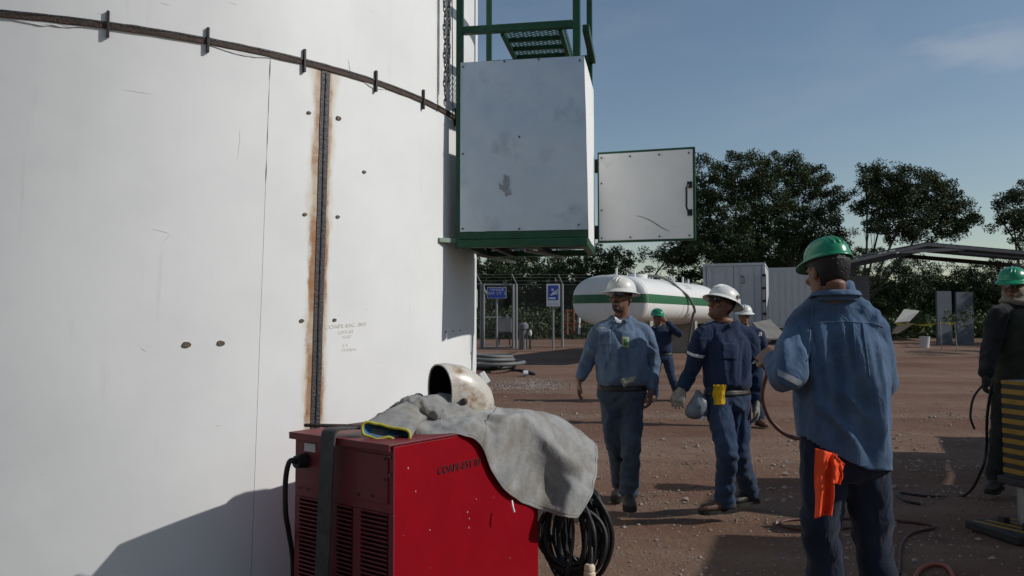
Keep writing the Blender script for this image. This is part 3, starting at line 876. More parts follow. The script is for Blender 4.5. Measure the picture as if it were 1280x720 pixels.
mb.loft([[pc + Vector((r_*math.cos(2*math.pi*k/16), r_*math.sin(2*math.pi*k/16), z)) for k in range(16)] for r_, z in prof])
mb.build("cable_connector", m_cream, coil, smooth=True, shade=40)
hook = MB().box(wp(BL+.08, .16, .80), (.16, .04, .03), wrot).build("hanger_bracket", m_dark, coil)

# ------------------------------------------------------------------ leather jacket, glove and welding hood on the lid
m_leather = mat("grey_split_leather", (.19, .192, .188), .9, col2=(.32, .32, .31), scale=9, bump=.5, bscale=55, dist=.006,
                grime=(.165, .14, .108), gpos=(.47, .70), gscale=6)
def jd(x, y):
    """point of the draped leather: just proud of the side face, or resting on the lid"""
    q_ = (x-640)/FPX; t_ = (q_*Np.y-Np.x)/(bv.x-q_*bv.y); yf = Np.y+bv.y*t_
    if y > HOR + (CAMH-WT)*1000/yf - 2: return px(x, y, yf-.035)
    return px(x, y, (CAMH-WT-.025)*1000/(y-HOR))
def ed(x, up=.022, out=.022):
    q_ = (x-640)/FPX; t_ = (q_*Np.y-Np.x)/(bv.x-q_*bv.y)
    return wp(t_, -out, WT+up)
cols = [
 [px(528, 508, 3.86), px(522, 498, 3.80), px(515, 505, 3.72), px(516, 522, 3.64), px(518, 534, 3.60), px(519, 544, 3.57)],
 [px(556, 500, 3.98), px(552, 493, 3.88), px(545, 500, 3.78), px(540, 522, 3.68), px(541, 533, 3.62), px(542, 543, 3.58)],
 [px(585, 500, 4.06), px(582, 496, 3.94), px(574, 504, 3.82), px(570, 520, 3.72), px(571, 532, 3.66), px(573, 543, 3.61)],
 [px(618, 512, 4.16), px(612, 506, 4.02), px(603, 511, 3.92), px(598, 522, 3.82), ed(599), jd(600, 556)],
 [px(645, 515, 4.24), px(640, 511, 4.14), px(632, 515, 4.02), ed(622, .03), jd(618, 562), jd(616, 592)],
 [px(672, 514, 4.34), px(672, 514, 4.24), px(664, 518, 4.12), ed(650, .025), jd(646, 582), jd(638, 620)],
 [px(702, 524, 4.46), px(703, 528, 4.36), px(700, 540, 4.22), px(692, 562, 4.08), jd(684, 604), jd(672, 636)],
 [px(728, 541, 4.52), px(729, 545, 4.42), px(730, 562, 4.30), px(727, 585, 4.18), px(718, 618, 4.08), px(705, 645, 4.02)],
 [px(746, 556, 4.54), px(747, 562, 4.44), px(747, 580, 4.34), px(745, 600, 4.24), px(737, 624, 4.14), px(722, 647, 4.08)],
]
def cr(P, t):
    n = len(P)-1; f = t*n; i = min(int(f), n-1); f -= i
    p0 = P[max(0, i-1)]; p1 = P[i]; p2 = P[i+1]; p3 = P[min(n, i+2)]
    return .5*((2*p1)+(-p0+p2)*f+(2*p0-5*p1+4*p2-p3)*f*f+(-p0+3*p1-3*p2+p3)*f**3)
def jk(u, v):
    p = cr([cr(c, v) for c in cols], u)
    a = max(0, 1-u*1.8)
    w = (.016+.018*a)*nz(p, 7, 2) + .010*(.4-abs(nz(p, 11, 5))*2) + .02*a*nz(p, 16, 9) + .003*nz(p, 40, 3)
    for v0, sl, wd, am in ((.30, .10, .05, .013), (.46, -.12, .045, -.012), (.58, .10, .05, .014), (.76, -.10, .05, -.010)):
        w += 1.5*am*max(0, 1-abs((v-(v0+sl*u+.05*math.sin(u*7+v0*9)))/(wd*1.5)))**1.4*min(1, max(0, (u-.22)/.2))
    return p + Vector((-.15, -.6, .75))*w
mb = MB(); mb.grid(jk, 80, 44)
o = mb.build("leather_welding_jacket", m_leather, smooth=True, solid=.0035)
tag(o, "worn grey leather welding jacket draped over the corner of the red welder", "jacket")
md = o.modifiers.new("sub", 'SUBSURF'); md.levels = 1; md.render_levels = 1
m_thr = mat("brown_thread", (.11, .09, .07), .9, var=.2)
def seam_uv(f, n_=60): return [jk(*f(i/n_)) + Vector((-.15, -.6, .75))*.0028 for i in range(n_+1)]
MB().tube(seam_uv(lambda t: (.30+.68*t, .965)), .0016, 5).build("hem_seam", m_thr, o, smooth=True)
MB().tube(seam_uv(lambda t: (.975, .03+.93*t)), .0016, 5).build("hem_seam", m_thr, o, smooth=True)
MB().tube(seam_uv(lambda t: (.42+.02*math.sin(t*5), .02+.95*t)), .0018, 5).build("panel_seam", m_thr, o, smooth=True)
MB().tube([px(640, 626, 3.80), px(641, 633, 3.79), px(643, 640, 3.79)], .005, 6).build("drawstring", m_white, o, world=True)

# gauntlet glove: flared cuff opening to the left, gathered body, bunched fingers
glove = thing("welding_glove", "crumpled grey leather glove with blue lined yellow trimmed cuff, on red welder", "glove", px(500, 545, 3.5))
gx = Vector((1, .12, 0)).normalized(); gax = Vector((.86, .38, .30)).normalized()
oc = px(482.5, 540.5, 3.46)
su = Vector((.96, -.05, -.18)).normalized(); sv = Vector((.10, .42, .88)).normalized()
def gring(c, ru, rv, s1=su, s2=sv, n=40, wav=0, seed=0):
    return [c + s1*(ru*math.cos(2*math.pi*k/n)) + s2*(rv*math.sin(2*math.pi*k/n)*(1+wav*nz((math.cos(2*math.pi*k/n)*2, math.sin(2*math.pi*k/n)*2, seed)))) + Vector((0,0,1))*wav*.022*math.sin(2*math.pi*k/n*3+seed) for k in range(n)]
path = [(oc, .106, .036), (px(490, 534, 3.52), .100, .042), (px(500, 527, 3.58), .082, .050), (px(510, 520, 3.64), .066, .054), (px(523, 513, 3.70), .072, .056), (px(540, 507, 3.78), .07, .05), (px(556, 503, 3.84), .04, .03)]
m_glv = mat("grey_glove_leather", (.15, .148, .142), .88, col2=(.29, .285, .27), scale=11, bump=.45, bscale=60, dist=.006, grime=(.20, .165, .11), gpos=(.52, .74), gscale=9)
rings = [gring(c, a, b, wav=.45 if i < 2 else .25, seed=i*.7) for i, (c, a, b) in enumerate(path)]
mb = MB(); mb.loft(rings, cap=False); MB_g = mb
o = mb.build("gauntlet", m_glv, glove, smooth=True, solid=.005); md = o.modifiers.new("sub", 'SUBSURF'); md.levels = 2; md.render_levels = 2
mb = MB(); mb.tube(rings[0], .0062, 7, closed=True); mb.build("cuff_binding", mat("yellow_binding", (.42, .37, .035), .7, var=.25, scale=30), glove, smooth=True)
ins = [[p + (path[0][0]-p)*.045 + gax*.003 for p in rings[0]], [p + (path[1][0]-p)*.09 for p in rings[1]], [p + (path[2][0]-p)*.12 for p in rings[2]], [p + (path[3][0]-p)*.3 for p in rings[3]]]
mb = MB(); mb.loft(ins, cap=False); mb.build("cuff_lining", mat("blue_lining", (.035, .13, .24), .85, var=.25, scale=25), glove, smooth=True)
mb = MB()
for i, (xa, ya, xb, yb, d) in enumerate(((512, 508, 471, 527, 3.72), (516, 504, 482, 521, 3.76), (522, 500, 491, 514, 3.80), (528, 498, 500, 508, 3.84), (530, 512, 548, 520, 3.66))):
    a, b = px(xa, ya, d), px(xb, yb, d+.02); m1 = a.lerp(b, .5)+Vector((0, 0, .008)); fr = [.026, .027, .024, .018]
    pts = [a, a.lerp(m1, .6), m1.lerp(b, .5), b]
    mb.tube(smooth_path(pts, 3), [.027+.003*math.sin(k*2+i) for k in range(10)], 10)
mb.ell(px(520, 508, 3.73), (.085, .07, .05))
me = remesh(mb, .007, 3); displace(me, lambda co: np.array([.010*nz(p, 20)+.008*(.4-abs(nz(p, 32, 4))*2) for p in co]))
shift_mesh(me, ORG[glove.name]); link("fingers", me, m_glv, glove, smooth=True)

hood = thing("welding_hood", "scorched cream welding hood lying on its side on the red welder", "welding hood", px(580, 520, 4.0))
hc = px(557, 488, 3.90); hax = Vector((.70, .64, -.26)).normalized(); hup = Vector((.16, .10, .98)); hup = (hup - hax*hup.dot(hax)).normalized(); hsd = hax.cross(hup)
hr = [(-.03, .098, .125, -.012), (.0, .108, .132, -.006), (.05, .124, .138, 0), (.10, .126, .134, -.004), (.16, .122, .124, -.012), (.22, .105, .102, -.022), (.265, .072, .072, -.03), (.285, .03, .034, -.034)]
def hring(s, ru, rv, dz, k=1.0):
    out = []
    for j in range(40):
        a = 2*math.pi*j/40; e = 1.0
        cu, sv_ = math.cos(a), math.sin(a)
        lean = (-.045*sv_ if s < .04 else 0)
        out.append(hc + hax*(s+lean) + hsd*(ru*k*math.copysign(abs(cu)**.85, cu)) + hup*(rv*k*math.copysign(abs(sv_)**.9, sv_)+dz))
    return out
mb = MB(); mb.loft([hring(*h) for h in hr], cap=False); mb.f.append(tuple(range(7*40, 8*40)))
m_hood = mat("scorched_cream_shell", (.46, .43, .37), .33, col2=(.62, .59, .53), scale=9, grime=(.22, .12, .045), gpos=(.50, .68), gscale=9, spec=.5, bump=.05)
mb.build("shell", m_hood, hood, smooth=True)
mb = MB(); mb.loft([hring(h[0]+.002, h[1], h[2], h[3], .955) for h in hr], cap=False); mb.f.append(tuple(range(7*40, 8*40)))
mb.build("lining", m_black, hood, smooth=True)
mb = MB(); mb.tube([p.lerp(q_, .5) for p, q_ in zip(hring(*hr[0]), hring(*hr[0], .955))], .0045, 6, closed=True); mb.build("rim", m_hood, hood, smooth=True)
kp = px(580, 502, 3.83); MB().cyl(kp, kp+Vector((-.1, -.9, .1)).normalized()*.025, .018, 12, .012).build("headgear_knob", m_rust, hood, smooth=True, shade=40)
tb = px(606, 472, 4.05); rot = Matrix.Rotation(R(-32), 3, 'Y') @ Matrix.Rotation(R(12), 3, 'Z')
MB().box(tb, (.030, .010, .062), rot).build("lens_frame_tab", m_white, hood, bevel=.003)
# ------------------------------------------------------------------ people
m_skin = mat("brown_skin", (.165, .078, .048), .55, var=.12, scale=18, bump=.15, bscale=120, dist=.003)
m_beard = mat("dark_beard", (.05, .028, .02), .8, var=.25, scale=60, bump=.4, bscale=200, dist=.003)
m_hair = mat("black_hair", (.010, .008, .007), .6, var=.4, scale=80, bump=.6, bscale=160)
def denim(name, c1, c2, s=7):
    m = mat(name, c1, .92, col2=c2, scale=s, bump=.30, bscale=160, dist=.004, spec=.1, sheen=.1, grime=tuple(x*.55+.018 for x in c1), gpos=(.52, .78), gscale=5)
    N = m.node_tree.nodes; L = m.node_tree.links; b = N['Principled BSDF']
    tc = N.new('ShaderNodeTexCoord'); mp = N.new('ShaderNodeMapping'); mp.inputs['Scale'].default_value = (1.0, 1.0, .6); mp.inputs['Rotation'].default_value = (.3, .5, 0)
    n = N.new('ShaderNodeTexNoise'); n.inputs['Scale'].default_value = 11; n.inputs['Detail'].default_value = 3; n.inputs['Distortion'].default_value = .9
    L.new(tc.outputs['Object'], mp.inputs['Vector']); L.new(mp.outputs['Vector'], n.inputs['Vector'])
    ab = N.new('ShaderNodeMath'); ab.operation = 'SUBTRACT'; ab.inputs[1].default_value = .5; L.new(n.outputs['Fac'], ab.inputs[0])
    a2 = N.new('ShaderNodeMath'); a2.operation = 'ABSOLUTE'; L.new(ab.outputs['Value'], a2.inputs[0])
    bp = N.new('ShaderNodeBump'); bp.inputs['Strength'].default_value = .5; bp.inputs['Distance'].default_value = .035; bp.invert = True
    old = b.inputs['Normal'].links[0].from_socket
    L.new(a2.outputs['Value'], bp.inputs['Height']); L.new(old, bp.inputs['Normal']); L.new(bp.outputs['Normal'], b.inputs['Normal'])
    return m
m_ldenim = denim("light_denim", (.075, .112, .172), (.125, .175, .25))
m_mdenim = denim("mid_denim", (.046, .082, .145), (.092, .145, .23))
m_jean = denim("worn_jean", (.028, .040, .060), (.060, .080, .110))
m_navy = denim("navy_cotton", (.011, .020, .048), (.021, .035, .074))
m_navy2 = denim("navy_jean", (.016, .028, .058), (.034, .056, .105))
m_dknavy = denim("dark_navy_jean", (.010, .014, .028), (.020, .028, .050))
m_coat = denim("charcoal_coat", (.012, .013, .014), (.024, .025, .026))
m_olive = denim("olive_canvas", (.028, .030, .022), (.05, .052, .038))
m_boot = mat("brown_boot_leather", (.075, .036, .022), .6, col2=(.14, .075, .05), scale=15, bump=.2)
m_dboot = mat("black_boot_leather", (.018, .014, .012), .6, col2=(.04, .03, .025), scale=15, bump=.2)
m_sole = mat("boot_sole", (.012, .011, .010), .8)
m_belt = mat("black_belt", (.015, .012, .010), .5, var=.3)
m_glovel = mat("pale_work_glove", (.22, .20, .165), .9, var=.3, scale=25, bump=.4)
m_lens = mat("dark_lens", (.006, .006, .007), .12, spec=.6)
m_hwhite = mat("white_hard_hat", (.62, .62, .59), .38, var=.05, scale=10, grime=(.38, .35, .30), gpos=(.58, .8), gscale=12)
m_hgreen = mat("green_hard_hat", (.012, .22, .105), .28, var=.06, scale=10, spec=.5)
m_hband = mat("hat_suspension", (.42, .42, .40), .6, var=.15, scale=30)
m_refl = mat("reflective_tape", (.48, .50, .50), .5, var=.12, scale=60)
m_patch = mat("white_emblem", (.55, .55, .57), .7, var=.1)

HEAD = [(-.118, .020, -.082, -.045), (-.108, .036, -.094, -.022), (-.09, .047, -.099, .008), (-.06, .057, -.096, .042), (-.025, .066, -.092, .068), (.0, .070, -.088, .086),
        (.03, .0735, -.092, .097), (.06, .073, -.090, .099), (.09, .061, -.072, .085), (.11, .036, -.04, .055), (.119, .012, -.005, .02)]
def headrot(yaw, pitch, roll=0):
    return Matrix.Rotation(R(yaw), 3, 'Z') @ Matrix.Rotation(-R(pitch), 3, 'X') @ Matrix.Rotation(R(roll), 3, 'Y')
def headloft(c, M, k=1.0, grow=0.0):
    rings = []
    for z, wx, yf, yb in HEAD:
        rg = []
        for j in range(24):
            a = 2*math.pi*j/24; ca, sa = math.cos(a), math.sin(a)
            y = (yb+grow)*sa if sa > 0 else (-(yf-grow))*sa
            rg.append(c + M @ (Vector(((wx+grow)*math.copysign(abs(ca)**.9, ca), y, z*(1+grow*5)))*k))
        rings.append(rg)
    return rings

def frame(dv, hint):
    d = Vector(dv).normalized(); n = Vector(hint); n = (n - d*n.dot(d)).normalized(); return d, n, d.cross(n)
def hand(mb, w, dv, palm, thumb, curl=35, k=1.0, fat=1.0):
    """palm normal points to the palm side; thumb = +1/-1 side"""
    d, n, s = frame(dv, palm); s = s*thumb
    rings = []
    for t, a, b in ((-.02, .027, .021), (.0, .029, .020), (.03, .037, .017), (.06, .042, .0155), (.088, .041, .0135), (.098, .036, .010)):
        rings.append([w + (d*t + s*(a*fat*math.cos(2*math.pi*j/14)) + n*(b*fat*math.sin(2*math.pi*j/14)))*k for j in range(14)])
    mb.loft(rings)
    for i, (o, l) in enumerate(((.031, .072), (.0105, .082), (-.0105, .077), (-.031, .060))):
        p = w + (d*.082 + s*o)*k; pts = [p]; rr = [(.0082*k*fat)]; ang = curl*.35 + i*3
        dd = d + s*(o*5.0)
        for q, f in ((.44, 1), (.32, .93), (.27, .84)):
            dd_ = dd*math.cos(R(ang)) + n*math.sin(R(ang)); p = p + dd_.normalized()*l*q*k; pts.append(p); rr.append(.0080*k*fat*f); ang += curl
        mb.tube(pts, rr, 8)
    p = w + (d*.018 + s*.026)*k
    mb.tube([p, p+(d*.03+s*.022+n*.012)*k, p+(d*.062+s*.028+n*.022)*k, p+(d*.085+s*.024+n*.030)*k], [.014*k*fat, .0125*k*fat, .0105*k*fat, .0085*k*fat], 8)

def torso_ring(S, t, rx, ry, fo=0.0, n=28):
    hm = (S['hip'][0]+S['hip'][1])*.5; sm = (S['sh'][0]+S['sh'][1])*.5
    c = hm.lerp(sm, t) if t <= 1 else sm + (S['neck']-sm)*((t-1)/.12)
    ah = S['hip'][1]-S['hip'][0]; as_ = S['sh'][1]-S['sh'][0]; ah.z *= .3; as_.z *= .6
    ax = (ah.normalized()*(1-min(1, max(0, t))) + as_.normalized()*min(1, max(0, t))).normalized()
    up = (sm-hm).normalized(); ay = up.cross(ax).normalized()
    face = S['face']                                   # +1 when body faces the camera, -1 when it faces away
    c = c - ay*fo*face
    return [c + ax*(rx*math.copysign(abs(math.cos(2*math.pi*k/n))**.85, math.cos(2*math.pi*k/n))) + ay*(ry*math.copysign(abs(math.sin(2*math.pi*k/n))**.9, math.sin(2*math.pi*k/n))) for k in range(n)]

def wrinkle(S, amp, kind):
    el = [np.array(p) for p in S['el']]; kn = [np.array(p) for p in S['kn']]; an = [np.array(p) for p in S['an']]
    seed = S['seed']
    def fn(co):
        out = np.zeros(len(co))
        for i, p in enumerate(co):
            if kind == 'shirt':
                d = min(np.linalg.norm(p-e) for e in el); k = .55+1.1*math.exp(-(d/.13)**2)
                a = nz((p[0]*9, p[1]*9, p[2]*4.5), 1, seed); b = nz((p[0]*16, p[1]*16, p[2]*22), 1, seed+3)
                w_ = nz((p[0]*5+a*1.5, p[1]*5, p[2]*9-p[0]*6), 1, seed+9); v = (1-abs(a)*2.6)*.7 + b*.45*k + (.6-abs(w_)*2.4)*.8
            else:
                d = min([np.linalg.norm(p-e) for e in kn]); d2 = min([np.linalg.norm(p-e) for e in an]); k = .35+.9*math.exp(-(d/.14)**2)+1.3*math.exp(-(d2/.16)**2)
                a = nz((p[0]*8, p[1]*8, p[2]*5), 1, seed); b = nz((p[0]*10+p[2]*5, p[1]*10, p[2]*20), 1, seed+5)
                w_ = nz((p[0]*6+a*1.5, p[1]*6, p[2]*10+p[0]*7), 1, seed+9); v = (1-abs(a)*2.4)*.55 + b*k*1.1 + (.6-abs(w_)*2.4)*.5
            out[i] = amp*v
        for (a, b, w, h) in S.get('folds', {}).get(kind, ()):
            a = np.array(a)[[0, 2]]; b = np.array(b)[[0, 2]]; ab = b-a; c2 = co[:, [0, 2]]; t = np.clip(((c2-a) @ ab)/(ab @ ab), 0, 1)
            dist = np.linalg.norm(c2-(a+t[:, None]*ab), axis=1)
            out += (co[:, 1] < S['foldy'])*h*np.exp(-(dist/w)**2)*np.sin(np.pi*np.clip(.12+.82*t, 0, 1))
        return out
    return fn

class Cloth:
    def __init__(s, me): s.me = me; s.t = bvh(me)
    def ray(s, o, d, off=.003):
        h = s.t.ray_cast(Vector(o), Vector(d).normalized())
        return (h[0] + h[1]*off*(1 if h[1].dot(Vector(d)) < 0 else -1)) if h[0] is not None else None
    def outer(s, c, d, reach=.35, off=.003):
        """surface point met when coming from outside toward c against direction d"""
        d = Vector(d).normalized(); h = s.t.ray_cast(Vector(c)+d*reach, -d)
        return h[0] + d*off if h[0] is not None else Vector(c)+d*.06
    def band(s, c, ax, width, off=.003, n=40, reach=.3, thick=None):
        ax = Vector(ax).normalized(); u = ax.orthogonal().normalized(); v = ax.cross(u); rings = []
        for j in range(4):
            cc = Vector(c)+ax*width*(j/3-.5)
            rg = []
            for k in range(n):
                a = 2*math.pi*k/n; d = u*math.cos(a)+v*math.sin(a); rg.append(s.outer(cc, d, reach, off))
            # smooth
            rg = [(rg[k-1]+rg[k]*2+rg[(k+1) % n])*.25 for k in range(n)]
            rings.append(rg)
        return MB().loft(rings, cap=False)
    def patch(s, pts_px, d0, off=.004, nu=8, nv=8):
        """quad given by four pixel corners, dropped on the cloth along the view ray"""
        mb = MB(); A, B, C_, D_ = pts_px
        def fn(u, v):
            x = (A[0]*(1-u)+B[0]*u)*(1-v)+(D_[0]*(1-u)+C_[0]*u)*v; y = (A[1]*(1-u)+B[1]*u)*(1-v)+(D_[1]*(1-u)+C_[1]*u)*v
            r = (px(x, y, d0)-CAM).normalized(); h = s.t.ray_cast(px(x, y, d0)-r*1.2, r)
            return (h[0]-r*off) if h[0] is not None else px(x, y, d0)
        return mb.grid(fn, nu, nv)
    def seam(s, pts_px, d0, r_=.0028, off=.0008):
        out = []
        for i in range(len(pts_px)-1):
            for k in range(8):
                t = k/8; x = pts_px[i][0]*(1-t)+pts_px[i+1][0]*t; y = pts_px[i][1]*(1-t)+pts_px[i+1][1]*t
                r = (px(x, y, d0)-CAM).normalized(); h = s.t.ray_cast(px(x, y, d0)-r*1.2, r)
                if h[0] is not None: out.append(h[0]-r*off)
        return out

def lathe_hat(P, hd, M, k, m, style, parent):
    def T(p): return hd + M @ (Vector(p)*k)
    rx, ry, z0, h = .108, .132, .050, .108
    rings = []
    for i in range(11):
        a = math.pi/2*i/10; cr_ = math.cos(a)**.8; rings.append([T((rx*cr_*math.cos(2*math.pi*j/36), .008+ry*cr_*math.sin(2*math.pi*j/36), z0+h*math.sin(a)**.95)) for j in range(36)])
    dome = MB().loft(rings[:-1], cap=False); dome.f.append(tuple(9*36+j for j in range(36)))
    ho = dome.build("hard_hat", m, parent, smooth=True)
    rb = []
    for t, z in ((.985, .006), (1.0, 0), (1.06, -.004), (1.0, 0)):
        pass
    if style == 'full':
        b = []
        for j in range(48):
            a = 2*math.pi*j/48; ca, sa = math.cos(a), math.sin(a); f = 1+.25*max(0, -sa)
            inner = Vector((rx*.985*ca, .008+ry*.985*sa, z0+.004)); ext = .029*f
            o1 = Vector(((rx+ext)*ca, .008+(ry+ext)*sa, z0-.014-.014*max(0, -sa))); o2 = o1 + Vector((ca*.003, sa*.003, -.006)); o3 = Vector(((rx+ext*.2)*ca, .008+(ry+ext*.2)*sa, z0-.007))
            b.append([T(inner), T(inner.lerp(o1, .5)+Vector((0, 0, -.003))), T(o1), T(o2), T(o3)])
        mb = MB(); mb.loft([[b[j][i] for j in range(48)] for i in range(5)], cap=False); mb.build("brim", m, ho, smooth=True)
    else:
        b = []
        for j in range(48):
            a = 2*math.pi*j/48; ca, sa = math.cos(a), math.sin(a); ext = .008 + .062*max(0, -sa)**1.6
            inner = Vector((rx*.985*ca, .008+ry*.985*sa, z0+.006)); o1 = Vector(((rx+ext)*ca, .008+(ry+ext)*sa, z0-.010-.016*max(0, -sa)**2)); o2 = o1 + Vector((0, 0, -.007)); o3 = Vector((rx*.99*ca, .008+ry*.99*sa, z0-.010))
            b.append([T(inner), T(inner.lerp(o1, .5)), T(o1), T(o2), T(o3)])
        mb = MB(); mb.loft([[b[j][i] for j in range(48)] for i in range(5)], cap=False); mb.build("visor", m, ho, smooth=True)
        mb = MB(); rg = []
        for z in (z0-.006, z0-.020, z0-.034):
            rg.append([T((rx*.90*math.cos(a), .008+ry*.93*math.sin(a), z)) for a in [R(-15)+R(210)*q_/24 for q_ in range(25)]])
        mb.loft(rg, cap=False, closed=False); mb.build("suspension_band", m_hband, ho, smooth=True, solid=.004)
    mb = MB()
    for xo in (-.026, 0, .026):
        pts = []
        for i in range(13):
            a = R(28)+R(124)*i/12; q_ = math.sqrt(max(0, 1-(xo/rx)**2))
            pts.append(T((xo, .008-ry*q_*abs(math.cos(a))**.8*math.copysign(1, math.cos(a)), z0-.002+h*q_*math.sin(a)**.95)))
        mb.tube(pts, (.006 if xo else .008)*k, 6)
    mb.build("crown_ridges", m, ho, smooth=True)
    return ho

def person(label, S, mats, hat, group=None, vox=.0058, cvox=.0095):
    base = (S['an'][0]+S['an'][1])*.5; base = Vector((base.x, base.y, 0))
    P = thing("person", label, "person", base, group)
    g = S.get('girth', 1.0); k = S.get('k', 1.0); face = S['face']
    M = headrot(*S['hrot']); hd = S['head']
    def fin(name, me, m, parent=P, smooth=True):
        shift_mesh(me, base); return link(name, me, m, parent, smooth)
    # ---- body: head, neck, trunk, limbs and hands in one skin
    mb = MB(); mb.loft(headloft(hd, M, k))
    def H(*p): return hd + M @ (Vector(p)*k)
    mb.tube([H(0, -.084, .022), H(0, -.100, -.004), H(0, -.117, -.026), H(0, -.104, -.036)], [.009*k, .011*k, .0145*k, .011*k], 8)
    for s in (-1, 1):
        mb.ell(H(s*.013, -.102, -.030), (.009*k, .010*k, .008*k), 8, 6)
        mb.ell(H(s*.032, -.086, .028), (.022*k, .011*k, .008*k), 8, 6, M)
        mb.ell(H(s*.074, .014, -.002), (.009*k, .020*k, .032*k), 10, 8, M)
        mb.ell(H(s*.040, -.074, -.022), (.022*k, .018*k, .016*k), 8, 6, M)
    for z in (-.054, -.066): mb.ell(H(0, -.097, z), (.024*k, .010*k, .0055*k), 10, 6, M)
    mb.ell(H(0, -.092, -.098), (.024*k, .014*k, .014*k), 10, 6, M)
    nb = S['neck']
    mb.tube([H(0, .025, -.05), H(0, .022, -.10), nb, nb-Vector((0, 0, .08))], [.052*k, .050*k, .052*k, .060*k], 14)
    mb.loft([torso_ring(S, t, rx*.88*g*k, ry*.86*g*k) for t, rx, ry in ((-.12, .14, .10), (0, .165, .12), (.3, .155, .115), (.6, .165, .118), (.9, .15, .10), (1.0, .11, .085))])
    for i in (0, 1):
        mb.tube(smooth_path([S['sh'][i], S['el'][i], S['wr'][i]], 3), [.036*k]*4 + [.030*k, .027*k, .025*k], 10)
        mb.tube([S['hip'][i], S['kn'][i], S['an'][i]], [.07*k, .05*k, .038*k], 10)
    gl = S.get('gloves', (0, 0))
    for i in (0, 1):
        dv, pn, th, cu = S['hand'][i]
        hand(mb, S['wr'][i], dv, pn, th, cu, k*(1.04 if gl[i] else 1), 1.12 if gl[i] else 1.0)
    me = remesh(mb, vox, 2)
    body_mats = [m_skin, S.get('glove_mat', m_glovel), m_beard]
    wr = S['wr']; Mi = M.inverted(); idx = []
    for p in me.polygons:
        c = p.center; q_ = 0
        for i in (0, 1):
            dv = Vector(S['hand'][i][0]).normalized()
            if gl[i] and (c-wr[i]).dot(dv) > -.02 and (c-wr[i]).length < .26: q_ = 1
        if S.get('beard'):
            l = (Mi @ (c-hd))/k
            if l.y < -.03 and -.125 < l.z < -.038 and not (abs(l.x) < .02 and -.070 < l.z < -.052) and (abs(l.x) < .03 or l.z < -.075): q_ = 2
        idx.append(q_)
    me.polygons.foreach_set('material_index', idx)
    fin("body", me, body_mats)
    # ---- hair below the hat
    mb = MB(); rings = headloft(hd, M, k, .006); keep = MB(); keep.loft(rings)
    fs = []
    for f in keep.f:
        c = sum((keep.v[i] for i in f), Vector())/len(f); l = (Mi @ (c-hd))/k
        if (l.z > .035) or (l.y > -.005 and l.z > -.055+.04*max(0, -(l.y-.05)/.05)) : fs.append(f)
    keep.f = fs
    keep.build("hair", m_hair, P, smooth=True, solid=.006)
    # ---- trousers
    tb = S.get('belt_t', .12)
    mb = MB()
    mb.loft([torso_ring(S, t, rx*g*k, ry*g*k) for t, rx, ry in ((-.20, .10, .095), (-.12, .165, .125), (-.02, .182, .136), (.05, .176, .130), (tb, .168, .124), (tb+.07, .166, .122))])
    for i in (0, 1):
        h_, kk, a = S['hip'][i], S['kn'][i], S['an'][i]; low = a + (a-kk).normalized()*S.get('hem', .02)
        pts = smooth_path([h_+Vector((0, 0, .05)), h_.lerp(kk, .35), kk, kk.lerp(a, .5), low], 4); n_ = len(pts)
        rad = np.interp(np.linspace(0, 1, n_), [0, .25, .5, .75, 1], [x*k*S.get('leg', 1.0) for x in (.098, .094, .075, .070, .074)])
        mb.tube(pts, list(rad), 16)
    me = remesh(mb, cvox, 5)
    displace(me, wrinkle(S, S.get('tamp', .009), 'trousers'))
    tro = fin("trousers", me.copy() if False else me, mats['trousers'])
    me_t = me
    # ---- boots
    for i in (0, 1):
        a = S['an'][i]; fd = Vector((math.sin(R(S['toe'][i])), -math.cos(R(S['toe'][i])), 0)); sd = Vector((-fd.y, fd.x, 0)); fz = a.z-.095*k
        mb = MB(); rings = []
        for t, w, h_ in ((-.085, .022, .05), (-.07, .034, .085), (-.03, .040, .10), (.03, .042, .10), (.08, .046, .078), (.13, .050, .062), (.17, .047, .056), (.195, .034, .048), (.205, .016, .036)):
            rings.append([Vector((a.x, a.y, fz)) + fd*t*k + sd*(w*k*math.cos(2*math.pi*j/16)) + UV_*k*(.018 + h_*(.5+.5*math.sin(2*math.pi*j/16))) for j in range(16)])
        mb.loft(rings)
        mb.tube([Vector((a.x, a.y, fz+.05))-fd*.02, a+Vector((0, 0, .02))-fd*.015, a+(S['kn'][i]-a).normalized()*.14], [.048*k, .046*k, .048*k], 14)
        me = remesh(mb, .008, 3)
        bo = fin("boot", me, mats['boot'][i])
        mb = MB(); out = []
        for t, w in ((-.088, .02), (-.075, .036), (-.02, .038), (.04, .04), (.10, .050), (.16, .051), (.195, .04), (.212, .018)): out.append((t, w))
        poly = [Vector((a.x, a.y, fz))+fd*t*k+sd*w*k for t, w in out] + [Vector((a.x, a.y, fz))+fd*t*k-sd*w*k for t, w in reversed(out)]
        mb.loft([poly, [p+UV_*.026*k for p in poly]]); mb.build("sole", m_sole, bo)
    # ---- shirt
    mb = MB(); hemz = S.get('shirt_hem')                  # None: tucked in at the belt
    tr = S.get('torso') or ((tb+.02, .172, .132, .0), (tb+.10, .184, .142, .012), (.42, .184, .142, .01), (.62, .188, .138, .004), (.82, .190, .124, 0), (.94, .160, .105, 0), (1.03, .105, .085, 0), (1.10, .070, .072, 0))
    mb.loft([torso_ring(S, t, rx*g*k, ry*g*k, fo) for t, rx, ry, fo in tr])
